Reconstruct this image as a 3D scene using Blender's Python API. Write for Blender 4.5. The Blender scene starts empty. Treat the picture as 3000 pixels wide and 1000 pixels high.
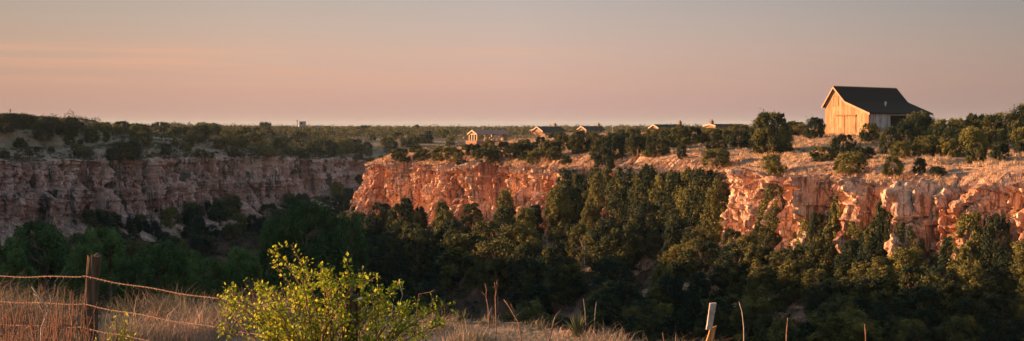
import bpy, math, random
import numpy as np
from math import radians, sin, cos, pi, sqrt
random.seed(7); rng = np.random.default_rng(7)
S = bpy.context.scene; COL = S.collection
F = 3500.0; HOR = 372.0                       # focal length in photo pixels, eye-level row
SUN_A, SUN_E = radians(-11), radians(9.2)      # sun to the left

# ------------------------------------------------------------------ camera
cam = bpy.data.cameras.new("camera"); camo = bpy.data.objects.new("camera", cam); COL.objects.link(camo)
cam.sensor_width = 36; cam.lens = 36*F/3000; cam.shift_y = -(500-HOR)/3000
camo.rotation_euler = (pi/2, 0, 0); cam.clip_start = .1; cam.clip_end = 20000; S.camera = camo

# ------------------------------------------------------------------ noise
def _h(ix, iy, iz, s):
    n = (ix*374761393 + iy*668265263 + iz*2147483647 + s*1274126177) & 0xffffffff
    n = ((n ^ (n >> 13))*1274126177) & 0xffffffff
    n = ((n ^ (n >> 16))*2246822519) & 0xffffffff
    return ((n ^ (n >> 15)) & 0xffff)/32767.5-1.0
def vn(x, y, z, s=0):
    x, y, z = np.broadcast_arrays(np.asarray(x, float), np.asarray(y, float), np.asarray(z, float))
    fx, fy, fz = np.floor(x), np.floor(y), np.floor(z)
    ix, iy, iz = fx.astype(np.int64), fy.astype(np.int64), fz.astype(np.int64)
    u, v, w = x-fx, y-fy, z-fz
    u, v, w = u*u*(3-2*u), v*v*(3-2*v), w*w*(3-2*w)
    def L(a, b, t): return a+(b-a)*t
    return L(L(L(_h(ix,iy,iz,s),_h(ix+1,iy,iz,s),u), L(_h(ix,iy+1,iz,s),_h(ix+1,iy+1,iz,s),u), v),
             L(L(_h(ix,iy,iz+1,s),_h(ix+1,iy,iz+1,s),u), L(_h(ix,iy+1,iz+1,s),_h(ix+1,iy+1,iz+1,s),u), v), w)
def fbm(x, y, z=0., s=0, o=4):
    t = 0; a = 1; n = 0
    for k in range(o):
        t = t+a*vn(np.asarray(x)*2**k, np.asarray(y)*2**k, np.asarray(z)*2**k, s+k*17); n += a; a *= .5
    return t/n
def cells(x, y, z, s):
    # blocky noise: value and distance gap of the closest of the jittered cell centres
    fx, fy, fz = np.floor(x).astype(np.int64), np.floor(y).astype(np.int64), np.floor(z).astype(np.int64)
    b1 = np.full(x.shape, 9.); b2 = b1.copy(); v = np.zeros(x.shape)
    for i in (-1,0,1):
        for j in (-1,0,1):
            for k in (-1,0,1):
                a, b, c = fx+i, fy+j, fz+k
                dx = a+.5+.42*_h(a,b,c,s)-x; dy = b+.5+.42*_h(a,b,c,s+1)-y; dz = c+.5+.42*_h(a,b,c,s+2)-z
                d = np.sqrt(dx*dx+dy*dy+dz*dz); h = _h(a,b,c,s+3)+.9*dx*_h(a,b,c,s+4)+.9*dz*_h(a,b,c,s+5)
                n = d < b1; b2 = np.where(n, b1, np.minimum(b2, d)); v = np.where(n, h, v); b1 = np.where(n, d, b1)
    return v, b2-b1
def sstep(a, b, x): t = np.clip((x-a)/(b-a), 0, 1); return t*t*(3-2*t)

# ------------------------------------------------------------------ object helpers
def tag(o, label=None, cat=None, group=None, kind=None):
    if label: o['label'] = label
    if cat: o['category'] = cat
    if group: o['group'] = group
    if kind: o['kind'] = kind
    return o
def link(o, parent=None):
    COL.objects.link(o); o.parent = parent; return o
def empty(name, loc=(0,0,0), rz=0, **k):
    o = bpy.data.objects.new(name, None); link(o); o.location = loc; o.rotation_euler = (0,0,rz); return tag(o, **k)
def mesh_np(name, V, Fc, mat=None, smooth=False, tone=None):
    V = np.asarray(V, np.float32); Fc = np.asarray(Fc, np.int32); k = Fc.shape[1]; n = len(Fc)
    m = bpy.data.meshes.new(name); m.vertices.add(len(V)); m.vertices.foreach_set('co', V.ravel())
    m.loops.add(n*k); m.loops.foreach_set('vertex_index', Fc.ravel())
    m.polygons.add(n); m.polygons.foreach_set('loop_start', np.arange(0, n*k, k, dtype=np.int32))
    m.polygons.foreach_set('use_smooth', np.full(n, smooth))
    if tone is not None:
        a = m.attributes.new('tone', 'FLOAT', 'POINT'); a.data.foreach_set('value', np.asarray(tone, np.float32))
    m.update(calc_edges=True)
    if mat: m.materials.append(mat)
    return m
def ob(name, m, parent=None, **k):
    o = bpy.data.objects.new(name, m); link(o, parent); return tag(o, **k)
class MB:
    def __init__(s): s.v = []; s.f = []
    def add(s, v, f):
        n = len(s.v); s.v += [tuple(p) for p in v]; s.f += [tuple(i+n for i in q) for q in f]
    def box(s, a, b):
        x0,y0,z0 = a; x1,y1,z1 = b
        s.add([(x0,y0,z0),(x1,y0,z0),(x1,y1,z0),(x0,y1,z0),(x0,y0,z1),(x1,y0,z1),(x1,y1,z1),(x0,y1,z1)],
              [(0,3,2,1),(4,5,6,7),(0,1,5,4),(1,2,6,5),(2,3,7,6),(3,0,4,7)])
    def prism(s, poly, axis, a, b):
        n = len(poly)
        def P(p, t): return (t,p[0],p[1]) if axis=='x' else ((p[0],t,p[1]) if axis=='y' else (p[0],p[1],t))
        s.add([P(p,a) for p in poly]+[P(p,b) for p in poly],
              [tuple(range(n))[::-1], tuple(range(n,2*n))]+[(i,(i+1)%n,n+(i+1)%n,n+i) for i in range(n)])
    def tube(s, pts, r, n=6, cap=True):
        pts = [np.array(p, float) for p in pts]; r = r if hasattr(r,'__len__') else [r]*len(pts)
        base = len(s.v); up = np.array((0.13,0.29,1.)); 
        for i, p in enumerate(pts):
            d = pts[min(i+1,len(pts)-1)]-pts[max(i-1,0)]; d /= np.linalg.norm(d)+1e-9
            a = np.cross(d, up if abs(d[2])<.9 else np.array((1.,0.2,0))); a /= np.linalg.norm(a)+1e-9; b = np.cross(d, a)
            for j in range(n):
                t = 2*pi*j/n; s.v.append(tuple(p+(a*cos(t)+b*sin(t))*r[i]))
        for i in range(len(pts)-1):
            for j in range(n):
                A = base+i*n+j; B = base+i*n+(j+1)%n; s.f.append((A,B,B+n,A+n))
        if cap:
            s.f.append(tuple(base+j for j in range(n))[::-1]); s.f.append(tuple(base+(len(pts)-1)*n+j for j in range(n)))
    def mesh(s, name, mat, smooth=False):
        m = bpy.data.meshes.new(name); m.from_pydata(s.v, [], s.f); m.update()
        import bmesh
        b = bmesh.new(); b.from_mesh(m); bmesh.ops.recalc_face_normals(b, faces=b.faces); b.to_mesh(m); b.free()
        if smooth: m.polygons.foreach_set('use_smooth', [True]*len(m.polygons))
        m.materials.append(mat); return m
    def ob(s, name, mat, parent=None, smooth=False, **k): return ob(name, s.mesh(name, mat, smooth), parent, **k)

# ------------------------------------------------------------------ materials
def lin(c): return tuple(((v/255+.055)/1.055)**2.4 if v > 10 else v/255/12.92 for v in c)+(1,)
class NT:
    def __init__(s, m): s.t = m.node_tree; s.n = s.t.nodes; s.l = s.t.links
    def N(s, typ, **k):
        n = s.n.new(typ)
        for a, b in k.items():
            if a.startswith('_'): setattr(n, a[1:], b)
            else: n.inputs[a.replace('__',' ')].default_value = b
        return n
    def C(s, a, b): s.l.new(a, b)
def newmat(name):
    m = bpy.data.materials.new(name); m.use_nodes = True; return m, NT(m), m.node_tree.nodes['Principled BSDF']
def ramp(t, fac, stops, interp='LINEAR'):
    r = t.N('ShaderNodeValToRGB'); r.color_ramp.interpolation = interp; e = r.color_ramp.elements
    while len(e) < len(stops): e.new(.5)
    for x, (p, c) in zip(e, stops): x.position = p; x.color = c if len(c) == 4 else tuple(c)+(1,)
    t.C(fac, r.inputs[0]); return r.outputs[0]
def noise(t, scale, detail=5, rough=.6, sc3=(1,1,1), coord='Object', dist=0):
    tc = t.N('ShaderNodeTexCoord'); mp = t.N('ShaderNodeMapping'); mp.inputs['Scale'].default_value = sc3
    n = t.N('ShaderNodeTexNoise'); n.inputs['Scale'].default_value = scale; n.inputs['Detail'].default_value = detail
    n.inputs['Roughness'].default_value = rough; n.inputs['Distortion'].default_value = dist
    t.C(tc.outputs[coord], mp.inputs[0]); t.C(mp.outputs[0], n.inputs['Vector']); return n.outputs['Fac']
def mixc(t, fac, a, b, mode='MIX'):
    m = t.N('ShaderNodeMix', _data_type='RGBA', _blend_type=mode)
    for s, v in ((m.inputs[0], fac), (m.inputs[6], a), (m.inputs[7], b)):
        if hasattr(v, 'links'): t.C(v, s)
        else: s.default_value = v if not isinstance(v, tuple) else (v if len(v) == 4 else v+(1,))
    return m.outputs[2]
def bump(t, p, h, strength, dist):
    b = t.N('ShaderNodeBump'); b.inputs['Strength'].default_value = strength; b.inputs['Distance'].default_value = dist
    t.C(h, b.inputs['Height']); t.C(b.outputs[0], p.inputs['Normal'])

def mat_simple(name, c1, c2, scale=8, rough=.85, sc3=(1,1,1), bm=.3, metal=0):
    m, t, p = newmat(name)
    n = noise(t, scale, sc3=sc3); t.C(ramp(t, n, [(.3,c1),(.7,c2)]), p.inputs['Base Color'])
    p.inputs['Roughness'].default_value = rough; p.inputs['Metallic'].default_value = metal; p.inputs['Specular IOR Level'].default_value = .5 if rough < .65 else .08
    if bm: bump(t, p, n, bm, .05)
    return m
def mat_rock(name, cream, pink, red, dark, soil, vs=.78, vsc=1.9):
    m, t, p = newmat(name)
    big = noise(t, .16, 6, .65, (1,1,.7)); mid = noise(t, .7, 7, .7, (1,1,.35), dist=.6); fine = noise(t, 3.0, 6, .7, (1,1,.6))
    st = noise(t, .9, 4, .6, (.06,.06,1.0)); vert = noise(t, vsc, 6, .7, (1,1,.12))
    col = mixc(t, ramp(t, mid, [(.40,(0,0,0)),(.58,(1,1,1))]), pink, cream)
    col = mixc(t, ramp(t, big, [(.46,(0,0,0)),(.60,(1,1,1))]), col, red)
    col = mixc(t, ramp(t, st, [(.56,(0,0,0)),(.66,(.35,.35,.35))]), col, cream)
    col = mixc(t, ramp(t, vert, [(.51,(0,0,0)),(.58,(vs,)*3)]), col, dark)  # dark vertical streaks: varnish stain plus painted shade for fractures
    col = mixc(t, ramp(t, fine, [(.30,(.55,.55,.55)),(.5,(0,0,0))]), col, dark)
    tc = t.N('ShaderNodeTexCoord'); mp = t.N('ShaderNodeMapping'); mp.inputs['Scale'].default_value = (1,1,.55); t.C(tc.outputs['Object'], mp.inputs[0])
    dn = t.N('ShaderNodeTexNoise'); dn.inputs['Scale'].default_value = 1.5; t.C(mp.outputs[0], dn.inputs['Vector'])
    vd = t.N('ShaderNodeVectorMath', _operation='ADD'); t.C(mp.outputs[0], vd.inputs[0]); t.C(dn.outputs['Color'], vd.inputs[1])
    vo = t.N('ShaderNodeTexVoronoi', _feature='DISTANCE_TO_EDGE'); vo.inputs['Scale'].default_value = .8; t.C(vd.outputs[0], vo.inputs['Vector'])
    col = mixc(t, ramp(t, vo.outputs[0], [(.0,(.5,.5,.5)),(.045,(0,0,0))]), col, dark)
    g = t.N('ShaderNodeNewGeometry'); sp = t.N('ShaderNodeSeparateXYZ'); t.C(g.outputs['Normal'], sp.inputs[0])
    so = noise(t, 1.4, 5, .7); ss = ramp(t, so, [(.35,soil),(.65,tuple(min(1,v*1.5) for v in soil))])
    col = mixc(t, ramp(t, sp.outputs[2], [(.62,(0,0,0)),(.85,(1,1,1))]), col, ss)
    t.C(col, p.inputs['Base Color']); p.inputs['Roughness'].default_value = .95
    p.inputs['Specular IOR Level'].default_value = .15
    h = t.N('ShaderNodeMath', _operation='ADD'); t.C(fine, h.inputs[0]); t.C(mid, h.inputs[1])
    bump(t, p, h.outputs[0], .9, .28); return m
M = {}
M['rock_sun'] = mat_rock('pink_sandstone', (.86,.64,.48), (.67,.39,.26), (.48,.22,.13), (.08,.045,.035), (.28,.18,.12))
M['rock_shade'] = mat_rock('brown_sandstone', (.84,.58,.49), (.60,.37,.30), (.45,.24,.18), (.07,.07,.065), (.24,.16,.12), .92, .42)  # shaded wall: wider, heavier streaks paint in shade its relief lacks
def mat_ground():
    m, t, p = newmat('dry_ground')
    a = noise(t, .12, 6, .6); b = noise(t, 1.3, 6, .7); c = noise(t, 9, 5, .7)
    col = ramp(t, a, [(.4,(.21,.135,.09)),(.6,(.33,.22,.145))])
    col = mixc(t, ramp(t, b, [(.45,(0,0,0)),(.62,(.8,.8,.8))]), col, (.12,.105,.06))
    col = mixc(t, ramp(t, c, [(.5,(0,0,0)),(.7,(.6,.6,.6))]), col, (.36,.25,.17))
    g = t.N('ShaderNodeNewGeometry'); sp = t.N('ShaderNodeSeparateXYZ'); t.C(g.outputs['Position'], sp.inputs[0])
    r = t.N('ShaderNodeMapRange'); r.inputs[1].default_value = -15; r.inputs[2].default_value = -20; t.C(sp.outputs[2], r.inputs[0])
    talus = mixc(t, ramp(t, b, [(.4,(0,0,0)),(.6,(1,1,1))]), (.10,.05,.035), (.05,.042,.028))  # talus tone held dark, with canyon shade put into the colour
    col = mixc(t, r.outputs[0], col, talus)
    spn = t.N('ShaderNodeSeparateXYZ'); t.C(g.outputs['Normal'], spn.inputs[0])
    col = mixc(t, ramp(t, spn.outputs[2], [(.60,(1,1,1)),(.86,(0,0,0))]), col, ramp(t, c, [(.3,(.30,.15,.10)),(.7,(.48,.30,.23))]))
    t.C(col, p.inputs['Base Color']); p.inputs['Roughness'].default_value = 1; p.inputs['Specular IOR Level'].default_value = .1
    bump(t, p, b, .6, .3); return m
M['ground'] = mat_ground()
def mat_leaf(name, c1, c2, trans=.15, tr_c=None, rough=.8, obvar=.5, tonec=None):
    m, t, p = newmat(name)
    oi = t.N('ShaderNodeObjectInfo'); n = noise(t, 1.1, 3)
    mx = t.N('ShaderNodeMath', _operation='MULTIPLY_ADD'); t.C(oi.outputs['Random'], mx.inputs[0]); mx.inputs[1].default_value = obvar; 
    nn = t.N('ShaderNodeMath', _operation='MULTIPLY_ADD'); t.C(n, nn.inputs[0]); nn.inputs[1].default_value = 1.4; nn.inputs[2].default_value = -.45-obvar*.5
    t.C(nn.outputs[0], mx.inputs[2])
    at = t.N('ShaderNodeAttribute', _attribute_name='tone'); ad = t.N('ShaderNodeMath', _operation='ADD')
    t.C(mx.outputs[0], ad.inputs[0]); t.C(at.outputs['Fac'], ad.inputs[1])
    st = [(.1,c1),(.9,c2)] if tonec is None else [(.1,c1),(.6,c2),(1.,tonec)]
    col = ramp(t, ad.outputs[0], st); t.C(col, p.inputs['Base Color'])
    p.inputs['Roughness'].default_value = rough; p.inputs['Specular IOR Level'].default_value = .15
    tl = t.N('ShaderNodeBsdfTranslucent'); ms = t.N('ShaderNodeMixShader'); ms.inputs[0].default_value = trans
    t.C(mixc(t, 1., col, tr_c or (1,1,1), 'MULTIPLY'), tl.inputs[0])
    o = t.n['Material Output']; t.C(p.outputs[0], ms.inputs[1]); t.C(tl.outputs[0], ms.inputs[2]); t.C(ms.outputs[0], o.inputs[0])
    return m
M['juniper'] = mat_leaf('juniper_foliage', (.016,.032,.019), (.22,.20,.048), .05, obvar=.7)
M['far_juniper'] = mat_leaf('woodland_foliage', (.035,.045,.028), (.17,.15,.055), .06)
M['green'] = mat_leaf('broad_leaf_foliage', (.045,.085,.032), (.16,.25,.075), .3)
M['bush'] = mat_leaf('bright_leaf', (.17,.24,.02), (.68,.66,.05), .38, rough=.55, obvar=0)
M['straw'] = mat_leaf('dry_grass_blades', (.11,.105,.065), (.30,.24,.17), .12, obvar=0, tonec=(.50,.34,.25))
M['straw_far'] = mat_leaf('golden_grass_blades', (.22,.15,.085), (.66,.45,.28), .2, obvar=0)
M['red_weed'] = mat_leaf('red_brown_stalks', (.15,.08,.05), (.42,.20,.13), .1, obvar=0)
M['yucca'] = mat_leaf('yucca_blades', (.07,.09,.045), (.18,.19,.10), .1, obvar=0)
M['bark'] = mat_simple('juniper_bark', (.10,.065,.045), (.24,.16,.11), 6, sc3=(1,1,.15))
M['twig'] = mat_simple('twig_bark', (.12,.07,.045), (.26,.15,.10), 30)
M['deadwood'] = mat_simple('bleached_wood', (.30,.25,.21), (.52,.46,.40), 30)
M['stem'] = mat_simple('dead_stem', (.20,.11,.075), (.42,.24,.17), 40)
M['post'] = mat_simple('weathered_post', (.03,.025,.022), (.20,.14,.09), 9, sc3=(3,3,.25), bm=1.)
M['post_white'] = mat_simple('flaking_white_paint', (.20,.15,.12), (.62,.57,.52), 30, sc3=(1,1,.4))
M['post_brown'] = mat_simple('splintered_wood', (.30,.12,.05), (.62,.32,.12), 14, sc3=(3,3,.3), bm=.6)
M['wire'] = mat_simple('rusty_wire', (.20,.11,.075), (.38,.23,.16), 60, .6, metal=.2)
M['insul'] = mat_simple('pale_clip', (.55,.6,.62), (.6,.65,.68), 20, .4)
M['shingle'] = mat_simple('charcoal_shingles', (.020,.015,.013), (.036,.027,.024), 3, .9, sc3=(1,1,4))
M['roof_green'] = mat_simple('dark_green_roof', (.015,.024,.022), (.028,.038,.033), 3, .9)
M['roof_metal'] = mat_simple('mauve_metal_roof', (.24,.10,.085), (.32,.15,.12), 2, .6)
M['stone'] = mat_simple('tan_stone', (.15,.09,.06), (.31,.20,.14), 1.5, bm=.6)
M['stone_dark'] = mat_simple('brown_stone', (.16,.09,.06), (.28,.17,.12), 1.5, bm=.6)
M['trim'] = mat_simple('pale_trim', (.42,.31,.22), (.54,.42,.31), 3)
M['timber'] = mat_simple('pale_timber', (.46,.33,.21), (.60,.44,.28), 3)
M['grey_block'] = mat_simple('grey_masonry', (.16,.19,.22), (.30,.34,.38), .5)
M['dark'] = mat_simple('dark_opening', (.02,.02,.02), (.03,.03,.03), 3)
M['glass'] = mat_simple('window_glass', (.03,.04,.05), (.05,.06,.08), 1, .1, bm=0)
M['paint_white'] = mat_simple('white_car_paint', (.62,.70,.80), (.64,.72,.82), 1, .35, bm=0)
M['rubber'] = mat_simple('black_rubber', (.02,.02,.02), (.03,.03,.03), 5)
M['metal'] = mat_simple('galvanised_metal', (.55,.55,.56), (.7,.7,.72), 5, .4, metal=.3)
def mat_board(name, a, b, pit, axis):
    m, t, p = newmat(name)
    tc = t.N('ShaderNodeTexCoord'); sp = t.N('ShaderNodeSeparateXYZ'); t.C(tc.outputs['Object'], sp.inputs[0])
    mu = t.N('ShaderNodeMath', _operation='MULTIPLY'); t.C(sp.outputs[axis], mu.inputs[0]); mu.inputs[1].default_value = 1/.24
    fl = t.N('ShaderNodeMath', _operation='FLOOR'); t.C(mu.outputs[0], fl.inputs[0])
    wn = t.N('ShaderNodeTexWhiteNoise', _noise_dimensions='1D'); t.C(fl.outputs[0], wn.inputs['W'])
    fr = t.N('ShaderNodeMath', _operation='FRACT'); t.C(mu.outputs[0], fr.inputs[0])
    col = ramp(t, wn.outputs[0], [(0,a),(1,b)])
    n = noise(t, 1.2, 6, .7, (1.5,1.5,.28)); col = mixc(t, ramp(t, n, [(.46,(0,0,0)),(.62,(.8,.8,.8))]), col, pit)
    n2 = noise(t, 5, 5, .7, (2,2,.1)); col = mixc(t, ramp(t, n2, [(.55,(0,0,0)),(.75,(.5,.5,.5))]), col, pit)
    gap = ramp(t, fr.outputs[0], [(0,(.85,.85,.85)),(.09,(.0,.0,.0))]); col = mixc(t, gap, col, (.12,.08,.05))
    t.C(col, p.inputs['Base Color']); p.inputs['Roughness'].default_value = .85; bump(t, p, n2, .4, .03); return m
M['board'] = mat_board('weathered_boards', (.50,.34,.20), (.68,.50,.32), (.30,.15,.08), 0)
M['board_side'] = mat_board('grey_boards', (.38,.33,.32), (.55,.49,.48), (.16,.13,.12), 1)

# ------------------------------------------------------------------ canyon rims  (x, y, z_top, cliff height)
def pz(px, py, D): return ((px-1500)/F*D, D, (HOR-py)/F*D)
R_ = [(150,-60,-5,12),(120,0,-5,12),(88,45,-5,12),(66,72,-5.2,11),(51,92,-5.4,10.5)]+[pz(*q[:3])+(q[3],) for q in
     [(3000,558,106,10.5),(2600,547,121,10),(2300,522,139,10),(2150,510,152,10),(2000,515,166,10),(1800,500,186,10),
      (1600,496,206,10.5),(1400,492,228,10.5),(1200,486,250,10),(1075,489,266,10.5)]] + \
     [(-29,284,-8.8,10),(-22,304,-8.6,9),(-24,326,-7.4,8),(-23.5,342,-6.8,8),(-14,372,-7.5,7),(-14,405,-10,5),(-24,440,-13,2),(-42,456,-14,2)]
L_ = [pz(*q[:3])+(q[3],) for q in [(1064,470,436,8),(1000,468,412,9),(850,466,375,12.5),(750,463,352,13.5),(600,466,335,14),
      (400,472,312,15.5),(200,474,296,16),(0,475,282,16.5)]]+[(-128,262,-7,16),(-124,236,-4,18),(-108,196,-.5,20),(-88,158,1.5,20),
      (-72,124,4,20),(-62,92,5.5,14),(-50,62,4,8),(-36,40,-2.6,2.5)]  # unseen left rim, raised so its shadow reaches up the slope
N_ = [(-24,25.5,-2.8,1),(-12,19.6,-2.85,1),(-8,18.4,-2.85,1),(-4,17.4,-2.75,1),(-.5,16.4,-2.62,1),(1.2,15.2,-2.64,1),(2.25,13.8,-2.66,1),
      (3,12.2,-2.75,1),(4.2,10.6,-2.75,1),(8,7,-2.8,1),(16,3,-2.8,1),(40,-10,-3,1),(80,-60,-3,1)]
def resample(P, step):
    P = np.array(P, float); n = len(P)
    out = []
    for i in range(n-1):
        p0, p1, p2, p3 = P[max(i-1,0)], P[i], P[i+1], P[min(i+2,n-1)]
        k = max(2, int(np.linalg.norm(p2[:2]-p1[:2])/step*1.0)+1)
        for t in np.linspace(0, 1, k, endpoint=False):
            out.append(.5*((2*p1)+(-p0+p2)*t+(2*p0-5*p1+4*p2-p3)*t*t+(-p0+3*p1-3*p2+p3)*t**3))
    out.append(P[-1]); Q = np.array(out)
    d = np.r_[0, np.cumsum(np.linalg.norm(np.diff(Q[:, :2], axis=0), axis=1))]
    u = np.arange(0, d[-1], step); return np.stack([np.interp(u, d, Q[:, j]) for j in range(4)], 1), u
def wiggle(Q, u, amp, wl, seed, side):
    T = np.gradient(Q[:, :2], axis=0); k = 9; ker = np.ones(k)/k
    T = np.stack([np.convolve(np.pad(T[:, j], k//2, mode='edge'), ker, 'valid') for j in (0,1)], 1)
    T /= np.linalg.norm(T, axis=1)[:, None]; Nn = np.stack([-T[:,1], T[:,0]], 1)*side
    w = amp*fbm(u/wl, 0, 0, seed, 2)+amp*.35*vn(u/(wl*.3), 3, 0, seed+5)
    Q = Q.copy(); Q[:, :2] += Nn*w[:, None]; return Q, Nn
RP, Ru = resample(R_, .5); RP, Rn = wiggle(RP, Ru, 3.4, 17, 3, 1)      # canyon lies to the left when walking up the right rim
LP, Lu = resample(L_, .5); LP, Ln = wiggle(LP, Lu, 4.5, 26, 9, 1)
NP, Nu = resample(N_, .5); NP, Nn_ = wiggle(NP, Nu, .5, 6, 14, 1)
POLY = np.concatenate([RP[::3], LP[::3], NP[::2]])
KIND = np.concatenate([np.zeros(len(RP[::3])), np.ones(len(LP[::3])), np.full(len(NP[::2]), 2)]).astype(int)

CP = np.array([(59,200,-.9),(70,192,-.9),(52,214,-1.1),(66,208,-.7),(80,168,-1.0),(46,140,-3.2),(52,124,-3.0),(66,112,-2.6),(77,215,-.9),(38,175,-3.5),
  (33,230,-4.4),(17,290,-5),(0,300,-5.8),(10,500,-3.6),(2,450,-4.3),(-6,450,-4.3),(32,540,-3.6),(52,400,-2.4),(57,330,-2.0),(-16,440,-4.4),(110,260,-.3),(110,120,-2),
  (-158,350,2.4),(-140,330,1.4),(-122,362,-.4),(-104,400,-1.6),(-78,460,-3),(-60,500,-4),(-45,510,-3.2),(-35,480,-5),(-200,380,2.2),(-190,300,2),(-150,230,2.),(-130,180,3),(-105,140,3.5),(-90,105,5),(-78,78,8),(-62,50,3),  # closing points: unseen knoll raised to shade the canyon slope
  (-5,12,-2.75),(5,8,-2.7),(0,0,-2.3),(-14,16,-2.75),(-25,14,-2.4),(12,4,-2.7),(-40,20,-1.8),(0,-40,-1.5),(60,-80,-2),
  (-300,900,-4),(0,900,-4.5),(300,900,-3),(0,1600,-4),(-700,1600,-4),(700,1600,-3.5),(200,500,-1),(0,4000,-3),(-2500,3500,-3),(2500,3500,-3),(-60,650,-4),(-300,600,-1)])
def Pin(x, y):
    w = 0; z = 0
    for cx, cy, cz in CP:
        d2 = (x-cx)**2+(y-cy)**2; s = (6+.04*math.hypot(cx, cy))**2; k = 1/(d2+s)**1.6; w = w+k; z = z+k*cz
    return z/w
def dist(x, y):
    n = len(x); D = np.full((3, n), 1e9); I = np.zeros((3, n), int)
    for a in range(0, n, 20000):
        xx, yy = x[a:a+20000, None], y[a:a+20000, None]
        for k in range(3):
            ix = np.nonzero(KIND == k)[0]; pp = POLY[ix]
            d = (xx-pp[:,0])**2+(yy-pp[:,1])**2; j = d.argmin(1)
            D[k, a:a+20000] = np.sqrt(d[np.arange(len(j)), j]); I[k, a:a+20000] = ix[j]
    return D, I
def inside(x, y):
    c = np.zeros(len(x), bool); P = POLY; n = len(P)
    for i in range(n):
        x1,y1 = P[i,:2]; x2,y2 = P[(i+1)%n,:2]
        if y1 == y2: continue
        m = (y1 > y) != (y2 > y); c ^= m & (x < (x2-x1)*(y-y1)/(y2-y1)+x1)
    return c
def ground(x, y, full=False, under=False):
    x = np.atleast_1d(np.asarray(x, float)); y = np.atleast_1d(np.asarray(y, float))
    D, I = dist(x, y); ins = inside(x, y); k = D.argmin(0); ar = np.arange(len(x)); d = D[k, ar]
    # plateau, smooth blend between the rims' heights and the inner plateau
    P = Pin(x, y); w = np.stack([np.exp(-D[j]/(10.+24*sstep(395, 440, y), 24., 3.)[j]) for j in range(3)])
    near = np.hypot(x, y) < 60
    for j in (0, 1, 2):
        P = P+(POLY[I[j], 2]-P)*w[j]
    amp = np.clip((np.hypot(x, y)-25)/60, .0, 1)
    P = P+fbm(x/22, y/22, 0, 21)*1.2*amp*(1-w.max(0)*.7)+fbm(x/4.5, y/4.5, 0, 25, 3)*.28*np.clip(amp, .12, 1)+fbm(x/60, y/60, 0, 33, 2)*1.2*amp*sstep(10, 70, d)
    pxx = x/np.maximum(y,1)*F+1500; dl = D[1]+3*fbm(x/9, y/9, 0, 44)
    m_ = (y > 220)*sstep(380, 200, pxx)*(x < 0)
    P = P+m_*(2.2*sstep(15, 19, dl)-2.2*sstep(9, 14.5, dl)*(1-sstep(15, 19, dl)))
    if full: return P, d, ins, k
    z_in = np.full(len(x), -44.)+fbm(x/20, y/20, 0, 5)*2
    for j, sl in ((0,.60),(1,.42),(2,.185+.04*sstep(-15,5,x))):
        zt = POLY[I[j], 2]; hc = POLY[I[j], 3]
        dd = np.maximum(D[j]-1, 0)
        z_in = np.maximum(z_in, zt-hc*(np.clip(D[j]/1.0, 0, 1) if j == 2 else 1.0)-sl*dd+fbm(x/11, y/11, j, 8)*np.clip(dd/8, 0, 1)*(2.0,2.0,.35)[j]+fbm(x/2.4,y/2.4,j,9,3)*.4*np.clip(dd/3,0,1))
    z = np.where(ins, z_in, P)
    cliffy = k != 2
    if under:  # the sheet steps down before the rim; the cliff meshes cover the step
        z = np.where(ins | ~cliffy, z, P-sstep(9.3, 8.4, d)*.9-sstep(8.6, 7.6, d)*(POLY[I[k, ar], 3]+1))
        z = np.where(ins & cliffy & (d < 3), z-.5*(3-d), z)
    return z
def G(x, y): return float(ground([x],[y])[0])

# ground sheet
ang = np.unique(np.concatenate([np.linspace(-100,-29,80), np.linspace(-29,29,620), np.linspace(29,85,60)]))
rr = [2.0]
while rr[-1] < 9000: rr.append(rr[-1]*(1.011 if rr[-1] < 700 else 1.03))
rr = np.array(rr); A, Rr = np.meshgrid(np.radians(ang), rr)
gx, gy = (np.sin(A)*Rr).ravel(), (np.cos(A)*Rr).ravel()
gz = ground(gx, gy, under=True)
na, nr = len(ang), len(rr); idx = np.arange(na*nr).reshape(nr, na)
Fq = np.stack([idx[:-1,:-1].ravel(), idx[:-1,1:].ravel(), idx[1:,1:].ravel(), idx[1:,:-1].ravel()], 1)[:, ::-1]
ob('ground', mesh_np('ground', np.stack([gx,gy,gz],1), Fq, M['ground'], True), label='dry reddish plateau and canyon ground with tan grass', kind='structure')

# ray from the camera through a photo pixel to the ground
TD = np.concatenate([np.arange(5, 40, .15), np.arange(40, 150, .5), np.arange(150, 700, 1.5), np.arange(700, 3000, 10)])
def hits(pts, dmin=5):
    res = []
    Dd = TD[TD >= dmin]
    for a in range(0, len(pts), 60):
        p = np.array(pts[a:a+60], float)
        X = (p[:,0,None]-1500)/F*Dd; Y = np.broadcast_to(Dd, X.shape); Z = (HOR-p[:,1,None])/F*Dd
        g = ground(X.ravel(), Y.ravel()).reshape(X.shape); h = g >= Z
        for i in range(len(p)):
            j = max(1, int(h[i].argmax()))
            if g[i,j]-Z[i,j] > 2.6 or Z[i,j-1]-g[i,j-1] < 2.: j -= 1
            res.append((X[i,j], Dd[j], g[i,j]) if h[i].any() else None)
    return res

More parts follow.
